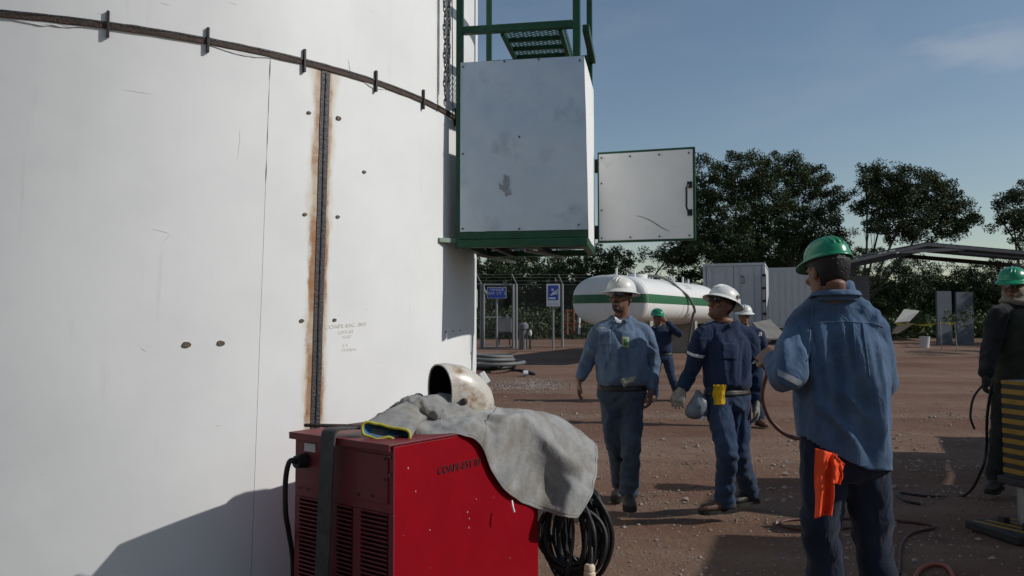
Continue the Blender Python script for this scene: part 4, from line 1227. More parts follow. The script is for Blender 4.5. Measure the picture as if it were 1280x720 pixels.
    for i in (0, 1):
        so = S['sh'][i]; nk_ = S['neck']; mb.tube([nk_.lerp(so, .18)-Vector((0, 0, .022*k)), nk_.lerp(so, .55)-Vector((0, 0, .020*k)), so-Vector((0, 0, .012*k))], [.058*k, .056*k, .058*k], 12)
        s_, e_, w_ = S['sh'][i], S['el'][i], S['wr'][i]; sm = (S['sh'][0]+S['sh'][1])*.5
        pts = smooth_path([s_.lerp(sm, .22)-Vector((0, 0, .035)), s_-Vector((0, 0, .022)), s_.lerp(e_, .55), e_, e_.lerp(w_, .5), w_-(w_-e_).normalized()*.01], 4); n_ = len(pts)
        rad = np.interp(np.linspace(0, 1, n_), [0, .2, .4, .6, .8, 1], [x*k*S.get('arm', 1.0) for x in (.058, .064, .064, .057, .051, .043)])
        mb.tube(pts, list(rad), 14)
    me = remesh(mb, cvox, 5)
    if S.get('shirt_post'): S['shirt_post'](me)
    displace(me, wrinkle(S, S.get('samp', .010), 'shirt'))
    cl = Cloth(me)
    world_me = me.copy()
    shi = fin("shirt", me, mats['shirt'])
    cl_t = None
    # collar
    up = (S['neck']-(S['sh'][0]+S['sh'][1])*.5); nb2 = S.get('cneck', S['neck']); ck = S.get('ck', 1.0); fwd = Vector((math.sin(R(S['byaw'])), -math.cos(R(S['byaw'])), 0)); sdv = Vector((-fwd.y, fwd.x, 0))
    mb = MB(); r0 = []; r1 = []; r2 = []
    for j in range(25):
        a = R(22)+R(316)*j/24; d = fwd*math.cos(a)+sdv*math.sin(a); open_ = math.exp(-((min(a, 2*math.pi-a)-R(22))/.5)**2)
        r0.append(nb2 + d*.076*k*ck + UV_*(-.030-.02*open_)); r1.append(nb2 + d*(.070)*k*ck + UV_*(.026-.03*open_)); r2.append(nb2 + d*(.096+.02*open_)*k*ck + UV_*(-.010-.045*open_))
    mb.loft([r0, r1, r2], cap=False, closed=False); co = mb.build("collar", mats['shirt'], shi, smooth=True, solid=.005); md = co.modifiers.new("s", 'SUBSURF'); md.levels = 1; md.render_levels = 1
    # belt
    if not S.get('untucked'):
        hm = (S['hip'][0]+S['hip'][1])*.5; sm = (S['sh'][0]+S['sh'][1])*.5
        t_ = Cloth_world(me_t, base)
        bz = hm.lerp(sm, tb-.02)
        o = t_.band(bz, (sm-hm), .042, .004).build("belt", m_belt, tro, smooth=True, solid=.003)
    # glasses
    if S.get('glasses', True):
        mb = MB()
        for s in (-1, 1):
            rg = []
            for q_ in (0, 1):
                rg.append([H(s*(.033+.027*math.cos(2*math.pi*j/14)), -.101+.05*((.033+.027*math.cos(2*math.pi*j/14))/.06)**2*.55 - q_*.004, .012+.018*math.sin(2*math.pi*j/14)) for j in range(14)])
            mb.loft(rg)
            mb.tube([H(s*.060, -.082, .016), H(s*.074, -.05, .018), H(s*.077, .01, .012)], .0026*k, 6)
        mb.tube([H(-.008, -.103, .018), H(0, -.106, .020), H(.008, -.103, .018)], .003*k, 6)
        mb.build("sunglasses", m_lens, P, smooth=True, shade=40)
    if hat: lathe_hat(P, hd + M @ Vector((0, 0, .10*k*(1-S.get('hatk', 1)))), M @ Matrix.Rotation(R(S.get('htilt', 0)), 3, 'X'), k*S.get('hatk', 1), hat[1], hat[0], P)
    return P, shi, tro, cl, Cloth_world(me_t, base)

def Cloth_world(me, base):
    m2 = me.copy(); m2.transform(Matrix.Translation(base)); return Cloth(m2)
# ------------------------------------------------------------------ the six workers
def emblem_text(cl, s, x, y, d0, size_px, m, parent, name="emblem", slope=0):
    vs, fs = text_geo(s, size_px); mb = MB(); out = []
    for p in vs:
        xx, yy = x+p.x, y-p.y+slope*p.x; r = (px(xx, yy, d0)-CAM).normalized(); h = cl.t.ray_cast(px(xx, yy, d0)-r*1.2, r)
        out.append(h[0]-r*.004 if h[0] is not None else px(xx, yy, d0))
    mb.add(out, fs); return mb.build(name, m, parent)

def pocket(cl, q, d0, m, parent, name="chest_pocket"):
    return cl.patch(q, d0, .005, 8, 8).build(name, m, parent, smooth=True, solid=.003)

def folds_px(d, shirt, trousers, h=.015, w=.020):
    f = {}
    for key, ls in (('shirt', shirt), ('trousers', trousers)):
        f[key] = [(px(a, b, d), px(c, e, d), w*(.8+.4*((i*7) % 3)/2), h*(1 if i % 3 else -1.1)) for i, (a, b, c, e) in enumerate(ls)]
    return f
# --- man in light denim, white hat
D = 6.20
J = lambda x, y, dy=0: px(x, y, D+dy)
S = dict(face=1, seed=1.3, girth=1.04, k=1.02, head=J(776, 372, -.02), hrot=(-32, 6, 0), byaw=-12, htilt=-2, neck=J(776, 396),
         foldy=D+.03, sh=[J(747, 411.5, -.03), J(806, 412, .05)], el=[J(736, 449, .03), J(816, 454, .04)], wr=[J(724, 475, -.04), J(814, 487, -.03)],
         hip=[J(764, 492), J(790, 492, .02)], kn=[J(769, 552, .0), J(789, 555, -.12)], an=[J(777, 606, .38), J(786, 616, -.14)],
         toe=[-22, -6], hand=[((-.05, -.15, -1), (.9, -.2, 0), 1, 14), ((-.12, -.2, -1), (-.7, .3, 0), -1, 28)], beard=True, leg=.96, arm=.98, samp=.008)
S['folds'] = folds_px(D, ((752, 420, 757, 462), (745, 440, 752, 466), (770, 430, 768, 468), (780, 440, 786, 468), (796, 425, 792, 466), (803, 430, 797, 460), (764, 412, 786, 446), (733, 430, 746, 444), (727, 450, 741, 456), (811, 430, 823, 440), (808, 450, 825, 458), (807, 470, 821, 474)),
    ((776, 492, 760, 506), (776, 495, 794, 508), (760, 510, 757, 560), (795, 510, 797, 555), (764, 545, 778, 552), (780, 553, 797, 547), (771, 570, 785, 576), (775, 588, 793, 586), (775, 599, 795, 603)))
P1, sh1, tr1, c1, ct1 = person("man in pale denim shirt and jeans with a white full brim hard hat", S,
    dict(shirt=m_ldenim, trousers=m_jean, boot=(m_dboot, m_dboot)), ('full', m_hwhite))
pocket(c1, ((746, 412), (764, 412), (763, 432), (747, 432)), D, m_ldenim, sh1); pocket(c1, ((776, 414), (794, 414), (793, 434), (777, 434)), D, m_ldenim, sh1)
MB().tube(c1.seam([(768, 404), (763, 425), (762, 445), (761, 466)], D), .003, 6).build("placket_seam", m_ldenim, sh1, smooth=True)
m_badge = mat("yellow_green_badge", (.28, .33, .20), .6, var=.2, scale=50)
bd = c1.patch(((777.5, 421), (786.5, 421), (786, 434), (777, 434)), D, .009, 4, 4).build("id_badge", m_badge, P1, solid=.002)
c1.patch(((780, 424), (784, 424), (784.5, 432), (779.5, 432)), D, .012, 3, 3).build("badge_picture", mat("badge_green", (.05, .13, .06), .6), bd)
c1.patch(((767, 393), (781, 393), (776, 404), (770, 403)), D, .004, 6, 6).build("undershirt", m_white, P1, smooth=True)
emblem_text(c1, "coape", 751, 409.5, D, 4.5, m_patch, sh1)
bk = ct1.patch(((757, 471), (763, 471), (763, 476.5), (757, 476.5)), D, .012, 3, 3).build("belt_buckle", m_steel, tr1, solid=.004)
ko = MB()
for i in range(5):
    a = J(778+4*i, 474-.6*i, -.235); ko.tube([a, a+Vector((-.01*(i-1), -.02, -.03)), a+Vector((-.014*(i-1), -.012, -.055+.006*i))], [.016, .015, .011], 8)
ko.ell(J(783, 476, -.225), (.045, .022, .02)); me = remesh(ko, .007, 2)
o = link("work_gloves", me, m_glovel, None, True); tag(o, "pale work gloves tucked in the belt of the man in light denim", "gloves")

# --- man in navy, white hat, looking up
D = 6.0
S = dict(face=1, seed=4.1, girth=1.0, k=1.0, head=J(902, 382.5, -.03), hrot=(-58, 20, 0), byaw=-28, htilt=-4, neck=J(908, 401.5),
         sh=[J(877, 415, -.08), J(936, 418, .08)], el=[J(866, 458, -.02), J(944, 463, .10)], wr=[J(852, 487, -.10), J(946, 503, .02)],
         hip=[J(896, 497, -.05), J(922, 498, .05)], kn=[J(908, 563, -.22), J(924, 568, .0)], an=[J(906, 624, -.10), J(937, 614, .22)],
         toe=[-72, -58], hand=[((-.35, -.3, -1), (.3, .8, 0), -1, 40), ((.02, -.15, -1), (-.8, .2, 0), -1, 32)], gloves=(1, 1), leg=1.0, arm=1.0, hem=.03, samp=.008, foldy=D+.05)
S['folds'] = folds_px(D, ((880, 430, 884, 476), (895, 420, 898, 474), (912, 425, 908, 476), (926, 430, 920, 476), (935, 440, 928, 470), (861, 440, 873, 450), (855, 465, 869, 470), (937, 445, 951, 450), (937, 470, 953, 472), (937, 486, 953, 490)),
    ((908, 500, 889, 513), (908, 500, 929, 513), (890, 520, 900, 560), (925, 515, 920, 560), (897, 560, 921, 569), (900, 581, 919, 577), (895, 601, 915, 597), (919, 590, 941, 597), (925, 604, 948, 606)))
P2, sh2, tr2, c2, ct2 = person("man in navy uniform looking up, yellow cloth hanging from his waist", S,
    dict(shirt=m_navy, trousers=m_navy2, boot=(m_boot, m_dboot)), ('full', m_hwhite))
for i, (f, w) in enumerate(((.62, .018), (.50, .020))):
    a, b = S['sh'][i], S['el'][i]; c2.band(a.lerp(b, .62 if i == 0 else .72), b-a, .022, .004, reach=.11).build("reflective_band", m_refl, sh2, smooth=True)
emblem_text(c2, "coape", 913, 430.5, D, 4.6, m_patch, sh2, slope=.05); emblem_text(c2, "cia", 876, 423, D, 4.5, m_patch, sh2, slope=-.15)
pocket(c2, ((903, 428), (924, 430), (922, 450), (903, 449)), D, m_navy, sh2); pocket(c2, ((873, 422), (889, 422), (889, 442), (875, 442)), D, m_navy, sh2)
MB().tube(c2.seam([(896, 405), (893, 430), (891, 455), (890, 478)], D), .003, 6).build("placket_seam", m_navy, sh2, smooth=True)
mb = MB(); hh = S['head']; Mh = headrot(*S['hrot']) @ Matrix.Rotation(R(-4), 3, 'X')
mb.box(hh + Mh @ Vector((.112, .03, .085)), (.004, .035, .022), Mh @ Matrix.Rotation(R(-12), 3, 'Y')); mb.build("hat_sticker", m_black, P2)
def hang_cloth(name, label, cat, quad, d0, m, amp, freq, seed, off=.0):
    """cloth sheet with real folds hanging at a body: quad in pixels"""
    A, B, C_, D_ = quad; mb = MB()
    def fn(u, v):
        wob = .10*math.sin(u*freq*.7+seed)*v
        x = (A[0]*(1-u)+B[0]*u)*(1-v)+(D_[0]*(1-u)+C_[0]*u)*v + .8*math.sin(v*9+seed); y = (A[1]*(1-u)+B[1]*u)*(1-v)+(D_[1]*(1-u)+C_[1]*u)*v + wob*20*(amp/.02)*.5
        return px(x, y, d0 + amp*math.sin(u*freq+seed+v*1.2)*(.4+.6*v) + .010*nz((u*4, v*5, seed)) - off*v)
    mb.grid(fn, 26, 30); o = mb.build(name, m, smooth=True, solid=.003); return tag(o, label, cat)
hang_cloth("yellow_cloth", "bright yellow cloth hanging at the waist of the man in navy", "cloth", ((891, 481), (907, 481), (905.5, 506), (892, 505)), 5.80, mat("yellow_rag", (.60, .36, .006), .85, var=.1, bump=.3), .012, 5, .4)
# plastic bag with a bottle in his hand
m_bag = mat("thin_grey_blue_bag", (.115, .13, .15), .5, var=.35, scale=14, bump=.5, bscale=18, dist=.02)
mb = MB(); rings = []
for t, r_, dx in ((0, .012, 0), (.12, .02, .01), (.3, .055, .02), (.55, .082, .02), (.8, .085, .01), (.95, .06, .01), (1, .02, .01)):
    c = J(872, 487, -.12).lerp(J(869, 524, -.12), t)+Vector((dx*(1-t), 0, 0)); rings.append([c+Vector((r_*1.05*math.cos(2*math.pi*j/24)*(1+.5*nz((3*math.cos(j*.2618), 3*math.sin(j*.2618), t*6))), r_*.7*math.sin(2*math.pi*j/24)*(1+.4*nz((4*math.cos(j*.2618), 4*math.sin(j*.2618), t*5+4))), .02*nz((j, t*3, 8)))) for j in range(24)])
mb.loft(rings); o = mb.build("plastic_bag", m_bag, smooth=True); tag(o, "small grey blue plastic bag hanging beside the navy man's hip", "bag"); md = o.modifiers.new("s", 'SUBSURF'); md.levels = 1; md.render_levels = 1
MB().ell(J(878, 522, -.14), (.018, .018, .026)).build("bottle_tip", m_white, o, smooth=True)

# --- man behind him
D = 11.2
S = dict(face=1, seed=2.2, girth=.98, k=1.0, head=J(930.5, 395, -.02), hrot=(-8, 0, 0), byaw=0, neck=J(932, 408),
         sh=[J(917, 415), J(949, 415)], el=[J(915, 440), J(956, 440)], wr=[J(917, 458, -.1), J(957, 462, -.08)],
         hip=[J(926, 458), J(941, 458)], kn=[J(925, 492), J(944, 493)], an=[J(924, 523), J(949, 523.5, -.1)],
         toe=[-12, 8], hand=[((0, -.2, -1), (.9, 0, 0), 1, 30), ((0, -.2, -1), (-.9, 0, 0), -1, 30)], gloves=(0, 0))
P3, sh3, tr3, c3, _ = person("man in navy with white hard hat partly hidden behind the man looking up", S,
    dict(shirt=m_navy, trousers=m_navy2, boot=(m_boot, m_boot)), ('full', m_hwhite), vox=.009, cvox=.013)
c3.patch(((948.5, 415), (952.5, 415), (952.5, 420), (948.5, 420)), D, .012, 3, 3).build("sleeve_patch", m_patch, sh3)

# --- far man with green hat, hand at his face
D = 14.6
S = dict(face=1, seed=5.2, girth=1.0, k=1.0, head=J(822, 396.5), hrot=(30, -2, 0), byaw=15, htilt=0, neck=J(824, 407),
         sh=[J(812.5, 412), J(838, 411)], el=[J(812, 431, -.05), J(850, 418, -.15)], wr=[J(813, 446, -.15), J(833, 402, -.2)],
         hip=[J(821, 446), J(834, 446)], kn=[J(819, 470, -.05), J(839, 469)], an=[J(818, 493.5, .0), J(847, 492, .15)],
         toe=[-30, 25], hand=[((0, -.2, -1), (.9, 0, 0), 1, 30), ((-.6, -.2, .6), (-.3, .9, 0), 1, 45)], leg=1.02)
P4, sh4, tr4, c4, _ = person("distant man in dark blue with green hard hat holding a hand to his face", S,
    dict(shirt=m_navy, trousers=m_navy2, boot=(m_boot, m_boot)), ('cap', m_hgreen), vox=.011, cvox=.015)
emblem_text(c4, "coape", 817, 408.5, D, 3, m_patch, sh4)

# --- foreground man seen from behind
D = 2.9
nk = J(1042, 359, .01)
S = dict(face=-1, seed=7.7, girth=.93, k=.87, head=J(1035, 341, .0), hrot=(-168, -10, 0), byaw=196, htilt=2, hatk=.81, neck=nk, cneck=J(1045, 367, -.005), ck=1.08, foldy=D+.02,
         sh=[J(1004, 398, .05), J(1090, 399, -.02)], el=[J(981, 474, -.08), J(1103, 478, .02)], wr=[J(966, 449, .10), J(1092, 500, .14)],
         hip=[J(1031, 566, .02), J(1078, 566, -.01)], kn=[J(1027, 668, -.02), J(1091, 672, .02)], an=[J(1040, 776, .06), J(1104, 778, .05)],
         toe=[196, 172], hand=[((-.15, .9, .25), (.6, .3, -.6), 1, 42), ((-.5, .8, .1), (.2, .2, -.8), -1, 40)], untucked=True, glasses=False, leg=1.0, arm=.98, samp=.006, tamp=.008, belt_t=.13,
         torso=((-.135, .196, .165, 0), (-.05, .196, .160, 0), (.12, .196, .156, 0), (.35, .200, .152, 0), (.60, .204, .145, 0), (.80, .198, .130, 0), (.92, .168, .112, 0), (1.02, .114, .092, 0), (1.09, .086, .084, 0), (1.14, .080, .078, 0)))
F = []
for x0, y0, x1, y1, w, h in ((1074, 405, 1086, 500, .016, .012), (1062, 405, 1066, 470, .012, .010), (1088, 420, 1100, 540, .018, .012), (1038, 400, 1048, 520, .018, .014), (1022, 398, 1036, 560, .02, .014),
                             (1052, 430, 1058, 580, .022, -.012), (1080, 480, 1092, 590, .024, -.012), (1104, 430, 1108, 560, .016, .012), (1012, 440, 1008, 540, .018, .012), (1035, 505, 1075, 560, .016, .014), (1050, 480, 1098, 535, .018, .010),
                             (1014, 400, 1018, 470, .010, -.005), (996, 420, 984, 462, .014, .010), (990, 415, 976, 455, .012, -.004), (1030, 470, 1010, 520, .016, -.010)):
    F.append((J(x0, y0, -.14), J(x1, y1, -.14), w*1.0, h*1.9))
S['folds'] = {'shirt': F}
def hemcut(me):
    # sloping shirt tail: lower on the right, higher at the left side
    bm = bmesh.new(); bm.from_mesh(me); dele = []
    def hem(p): 
        x = 640 + FPX*p.x/p.y
        return px(x, np.interp(x, [985, 1005, 1030, 1060, 1085, 1112, 1125], [540, 548, 562, 578, 588, 588, 580]), p.y).z
    for f in bm.faces:
        c = f.calc_center_median(); x = 640 + FPX*c.x/c.y
        if c.z < hem(c) and x > 984 and (c - S['wr'][1]).length > .14: dele.append(f)
    bmesh.ops.delete(bm, geom=dele, context='FACES')
    for v in bm.verts:
        if v.is_boundary and v.co.z < 1.0: v.co.z = hem(v.co)
    bm.to_mesh(me); bm.free()
S['shirt_post'] = hemcut
P5, sh5, tr5, c5, ct5 = person("man seen from behind in blue denim shirt and green hard hat, nearest the camera", S,
    dict(shirt=m_mdenim, trousers=m_dknavy, boot=(m_dboot, m_dboot)), ('cap', m_hgreen), vox=.0058, cvox=.0075)
md = sh5.modifiers.new("solid", 'SOLIDIFY'); md.thickness = .004
MB().tube(c5.seam([(1006, 408), (1030, 403), (1060, 402), (1090, 404), (1106, 409)], D), .0026, 6).build("yoke_seam", m_ldenim, sh5, smooth=True)
MB().tube(c5.seam([(1016, 385), (1014, 402), (1012, 425), (1008, 455)], D), .003, 6).build("armhole_seam", m_ldenim, sh5, smooth=True)
MB().tube(c5.seam([(1066, 404), (1070, 440), (1073, 470)], D), .0035, 6).build("back_pleat", m_mdenim, sh5, smooth=True)
MB().tube(c5.seam([(1078, 404), (1083, 440), (1087, 475)], D), .0035, 6).build("back_pleat", m_mdenim, sh5, smooth=True)
a, b = S['el'][0], S['wr'][0]; c5.patch(((972, 461), (1003, 476), (1001, 484), (972, 469)), D, .004, 14, 4)  .build("reflective_band", mat("dull_reflective_tape", (.24, .26, .28), .6, var=.15, scale=60), sh5, smooth=True)
hang_cloth("orange_rag", "bright orange rag hanging from the back pocket of the nearest man", "cloth", ((1018, 560), (1046, 568), (1040, 644), (1019, 647)), 2.735, mat("orange_rag_cotton", (.80, .070, .012), .85, var=.12, scale=12, bump=.3), .020, 9, 1.2)
hang_cloth("orange_rag", "short fold of the orange rag bunched at the nearest man's back pocket", "cloth", ((1040, 566), (1055, 580), (1051, 606), (1040, 604)), 2.723, bpy.data.materials["orange_rag_cotton"], .012, 6, 2.2)

# --- man at the right edge
D = 6.7
S = dict(face=1, seed=9.1, girth=1.05, k=1.04, head=J(1266, 358, .0), hrot=(-38, -4, 0), byaw=-25, neck=J(1270, 378),
         sh=[J(1247, 390, -.1), J(1300, 392, .08)], el=[J(1239, 434, -.12), J(1312, 438, .0)], wr=[J(1231, 470, -.24), J(1310, 470, -.1)],
         hip=[J(1260, 474), J(1284, 476)], kn=[J(1252, 536, -.06), J(1288, 536)], an=[J(1246, 598, -.05), J(1292, 596, .0)],
         toe=[-45, -10], hand=[((-.2, -.3, -1), (.8, -.2, 0), 1, 38), ((-.4, -.5, -.6), (-.6, .3, 0), -1, 38)], gloves=(1, 1), glove_mat=m_coat, leg=1.06, arm=1.15)
P6, sh6, tr6, c6, _ = person("man in dark work coat with khaki scarf and green hard hat at the right edge", S,
    dict(shirt=m_coat, trousers=m_coat, boot=(m_dboot, m_dboot)), ('cap', m_hgreen))
mb = MB(); nb = S['neck']
for i in range(4):
    rr = .088+.012*math.sin(i*1.7); mb.tube([nb + Vector((rr*1.1*math.cos(a), rr*math.sin(a), -.015+.026*i+.012*math.sin(2*a+i))) for a in [2*math.pi*j/24 for j in range(24)]], .017, 8, closed=True)
hm_ = S['head']; mb.ell(hm_+Vector((0.02, .02, -.055)), (.092, .105, .075)); mb.ell(hm_+Vector((.05, .03, -.01)), (.06, .085, .07))
me = remesh(mb, .008, 3); displace(me, lambda co: np.array([.006*nz(p, 25) for p in co])); shift_mesh(me, ORG[P6.name])
link("scarf", me, mat("khaki_scarf", (.16, .14, .105), .95, col2=(.26, .23, .18), scale=20, bump=.4), P6, True)
# olive vest panels over the coat
mb = MB(); mb.loft([torso_ring(S, t, rx*1.09, ry*1.12, fo) for t, rx, ry, fo in ((-.05, .20, .16, 0), (.2, .195, .155, 0), (.5, .20, .15, 0), (.8, .195, .138, 0), (.95, .165, .12, 0), (1.04, .11, .095, 0))])
me = remesh(mb, .011, 4); displace(me, wrinkle(S, .009, 'shirt')); shift_mesh(me, ORG[P6.name]); link("vest", me, m_olive, P6, True)

# ------------------------------------------------------------------ hoses near the men
def ghose(name, label, pts, r, m, cat="hose", group=None):
    P = [Vector((p.x, p.y, hz(p.x, p.y)+r*.9)) if p.z < .05 else p for p in pts]
    return tag(MB().tube(smooth_path(P, 10), r, 8).build(name, m, smooth=True), label, cat, group)
G = lambda x, y: pz(x, y, 0)
ghose("hose", "red brown hose drooping from the nearest man's hands past his hip", [px(966, 444, 3.07), px(958, 470, 3.09), px(953, 495, 3.09), px(960, 520, 3.09), px(975, 538, 3.09), px(992, 547, 3.07), px(1004, 548, 3.02)], .0085, m_rhose)
ghose("hose", "thin dark hose loop lying on shaded dirt behind the nearest man's legs", [G(1062, 659), G(1010, 662), G(978, 656), G(985, 650), G(1040, 648), G(1110, 650), G(1160, 655), G(1166, 660), G(1140, 668), G(1126, 685), G(1124, 720)], .011, m_rhose)
ghose("hose", "bright orange hose curving up at the bottom edge of the photo", [G(1140, 735), G(1150, 716), G(1168, 709), G(1186, 714), G(1196, 735)], .014, m_ohose)
ghose("air_hose", "black air hose from the striped outrigger trailing left over the ground", [px(1240, 480, 5.9), px(1234, 520, 6.0), px(1233, 560, 6.15), px(1226, 590, 6.2), G(1205, 622), G(1160, 623), G(1124, 619), G(1130, 628), G(1150, 632)], .011, m_black)
ghose("air_hose", "short black hose loop dangling from the gloved hand at the right edge", [px(1228, 482, 6.2), px(1217, 497, 6.2), px(1213, 520, 6.2), px(1218, 536, 6.2)], .009, m_black)
# ------------------------------------------------------------------ gas tank in the background
A_ = px(762, 379, 24.0); B_ = px(857, 377.5, 30.0)
A_.z = B_.z = (A_.z+B_.z)/2
ax = (B_-A_); LL = ax.length; ax.normalize(); sd = Vector((ax.y, -ax.x, 0)); 
if sd.y > 0: sd = -sd
GR = .76
GA = 1.22
gt = thing("gas_storage_tank", "white horizontal gas tank with a green stripe on a stand behind the men", "tank", Vector((A_.x, A_.y, gz(A_.x, A_.y))).lerp(Vector((B_.x, B_.y, gz(B_.x, B_.y))), .5))
m_gw = mat("gas_tank_white", (.68, .68, .66), .42, var=.04, scale=3, grime=(.45, .40, .33), gpos=(.62, .9), gscale=2)
m_gg = mat("gas_tank_green", (.02, .11, .045), .45, var=.12, scale=6)
def gp(s, a, r=GR):
    ca, sa = math.cos(a), math.sin(a)
    return A_ + ax*s + sd*((r*GA/GR)*math.copysign(abs(ca)**.82, ca)) + UV_*(r*math.copysign(abs(sa)**.82, sa))
n = 48
mb = MB(); mb.loft([[gp(s, 2*math.pi*k/n) for k in range(n)] for s in np.linspace(0, LL, 12)], cap=False); mb.build("shell", m_gw, gt, smooth=True)
for end, s0_, sg in ((0, 0, -1), (1, LL, 1)):
    rg = []
    for i in range(11):
        a = math.pi/2*i/10; rg.append([gp(s0_+sg*.26*math.sin(a), 2*math.pi*k/n, max(.004, GR*math.cos(a))) for k in range(n)])
    mb = MB(); mb.loft(rg); mb.build("domed_head", m_gw, gt, smooth=True)
    def hp(i, z):
        lim = GA*(1-(abs(z)/GR)**(2/.82))**(.82/2); x = lim*math.cos(math.pi*i/24)*1.002
        q2 = min(1, ((abs(x)/GA)**(2/.82)+(abs(z)/GR)**(2/.82))**.82)
        return A_ + ax*(s0_+sg*(.26*math.sqrt(max(0, 1-q2))+.012)) + sd*x + UV_*z
    mb = MB(); mb.loft([[hp(i, z) for i in range(25)] for z in (-.09, 0, .09, .17)], cap=False, closed=False); mb.build("green_stripe", m_gg, gt, smooth=True)
    mb = MB(); mb.tube([gp(s0_, 2*math.pi*k/n, GR+.001) for k in range(n)], .008, 5, closed=True); mb.build("weld_ring", m_gw, gt, smooth=True)
mb = MB(); mb.loft([[gp(s, a, GR+.006) for s in np.linspace(0, LL, 8)] for a in [math.copysign(math.asin((abs(z)/GR)**(1/.82)), z) for z in (-.09, -.03, .03, .10, .17)]], cap=False, closed=False); mb.build("green_stripe", m_gg, gt, smooth=True)
mb = MB(); mb.tube([gp(LL*.46, 2*math.pi*k/n, GR+.002) for k in range(n)], .009, 5, closed=True); mb.build("weld_ring", m_gw, gt, smooth=True)
for s in (LL*.18, LL*.80):
    c = A_+ax*s; g0 = gz(c.x, c.y); mb = MB()
    rot = Matrix((ax, sd, UV_)).transposed()
    zt2 = A_.z-GR*.72
    mb.box(Vector((c.x, c.y, (g0-.1+zt2)/2)), (.28, 1.7, zt2-g0+.1), rot); mb.build("saddle_support", mat("grey_concrete", (.26, .25, .23), .9, var=.15, bump=.3), gt, bevel=.02)
for s, h in ((.1, .24), (LL*.22, .30), (LL*.40, .22), (LL*.56, .28), (LL*.74, .24), (LL*.88, .26), (LL*.97, .2)):
    MB().cyl(gp(s, R(84), GR-.03), gp(s, R(84), GR-.03)+UV_*h, .035, 8).build("relief_valve", m_white, gt)
c = gp(LL*.3, R(88), GR-.05); MB().cyl(c, c+UV_*.17, .30, 20).build("manway", m_gw, gt, smooth=True, shade=40)
for s in (LL*.36, LL*.62):
    c = gp(s, R(80), GR+.06); MB().tube([c+Vector((.1*math.cos(a), 0, .1*math.sin(a))) for a in [2*math.pi*k/14 for k in range(14)]], .02, 6, closed=True).build("lifting_eye", m_white, gt, smooth=True)
for x_, s in ((0, .50), (0, .53)):
    c = gp(LL*s, R(-88), GR-.02); MB().cyl(c, c-UV_*.35, .04, 8).build("drain_pipe", m_white, gt)
vs, fs = text_geo("LX8", .33); mb = MB(); mb.add([gp(LL*.60 + p.x*1.3, R(40)+p.y/GR, GR+.004) for p in vs], fs); mb.build("faded_lettering", mat("faded_grey_letter", (.52, .51, .49), .6), gt)
pts = [gp(LL*.28, R(96), GR+.25)] + [gp(LL*(.30+.30*i/9), R(88-118*i/9), GR+.05+.05*math.sin(i)) for i in range(10)] + [gp(LL*.64, R(-60), GR+.2)-UV_*.9]
tag(MB().tube(smooth_path(pts, 5), .045, 8).build("filling_hose", m_hose, smooth=True), "dark filling hose arching over the white gas tank", "hose")
# small orange-brown pipework beside the tank
rk = thing("pipe_rack", "rusty orange pipe rack standing left of the gas tank", "pipe rack", Vector((px(715, 430, 29).x, 29, gz(2, 29))))
m_or = mat("orange_primer", (.22, .085, .04), .7, var=.2)
for x in (709, 717, 724):
    a = px(x, 418, 29); MB().cyl(a, px(x, 384+(x % 5), 29), .05, 8).build("pipe_leg", m_or if x != 724 else m_white, rk)
MB().beam(px(707, 388, 29), px(727, 388, 29), .08, .08).build("pipe_beam", m_or, rk)
MB().beam(px(707, 404, 29), px(730, 405, 29), .08, .05).build("pipe_beam", m_or, rk)

# ------------------------------------------------------------------ chain link enclosure
m_pipe = mat("weathered_pipe", (.24, .245, .25), .55, metal=.4, var=.15, scale=15)
fence = thing("chain_link_fence", "galvanised chain link enclosure with gate left of the gas tank", "fence", Vector((px(640, 440, 31).x, 31, gz(0, 31))))
FD = 31.0
def gpt(x, d): 
    X = (x-640)/FPX*d; return Vector((X, d, gz(X, d)))
posts = [(560, FD), (601.5, FD), (604.5, FD-.05), (641.5, FD-.05), (645.5, FD), (703, FD+.4), (745, FD+.8)]
ht = px(640, 355, FD).z - gz(0, FD)
for x, d in posts:
    b = gpt(x, d); t = b+UV_*ht; MB().cyl(b-UV_*.1, t, .05, 10).build("fence_post", m_pipe, fence, smooth=True, shade=40)
    if x not in (604.5, 641.5): MB().cyl(t, t+Vector((-.18, -.25, .38)), .025, 6).build("barbed_wire_arm", m_pipe, fence)
for z in (.06, ht*.48, ht-.03):
    MB().cyl(gpt(605, FD-.05)+UV_*z, gpt(641, FD-.05)+UV_*z, .035, 8).build("gate_rail", m_pipe, fence)
MB().cyl(gpt(560, FD)+UV_*ht, gpt(601, FD)+UV_*ht, .03, 8).build("top_rail", m_pipe, fence)
MB().cyl(gpt(646, FD)+UV_*ht*.99, gpt(745, FD+.8)+UV_*ht*.99, .02, 8).build("top_rail", m_dark, fence)
MB().box(gpt(634, FD-.1)+UV_*(ht*.5), (.10, .06, .16)).build("gate_latch", m_steel, fence)
mb = MB()
for xa, xb, d0, d1 in ((560, 601, FD, FD), (605, 641, FD-.05, FD-.05), (646, 745, FD, FD+.8)):
    a, b = gpt(xa, d0), gpt(xb, d1); w = (b-a).length; p = .085; nn = int((w+ht)/p)
    for i in range(nn):
        for sgn in (1, -1):
            # line u - sgn*z = c clipped to the panel
            c = i*p - (ht if sgn > 0 else 0)
            u0 = max(0, c if sgn > 0 else c-ht); u1 = min(w, c+ht if sgn > 0 else c)
            if u1 <= u0: continue
            za, zb2 = ((u0-c), (u1-c)) if sgn > 0 else ((c-u0), (c-u1))
            mb.tube([a.lerp(b, u0/w)+UV_*(za), a.lerp(b, u1/w)+UV_*(zb2)], .0024, 3, cap=False)
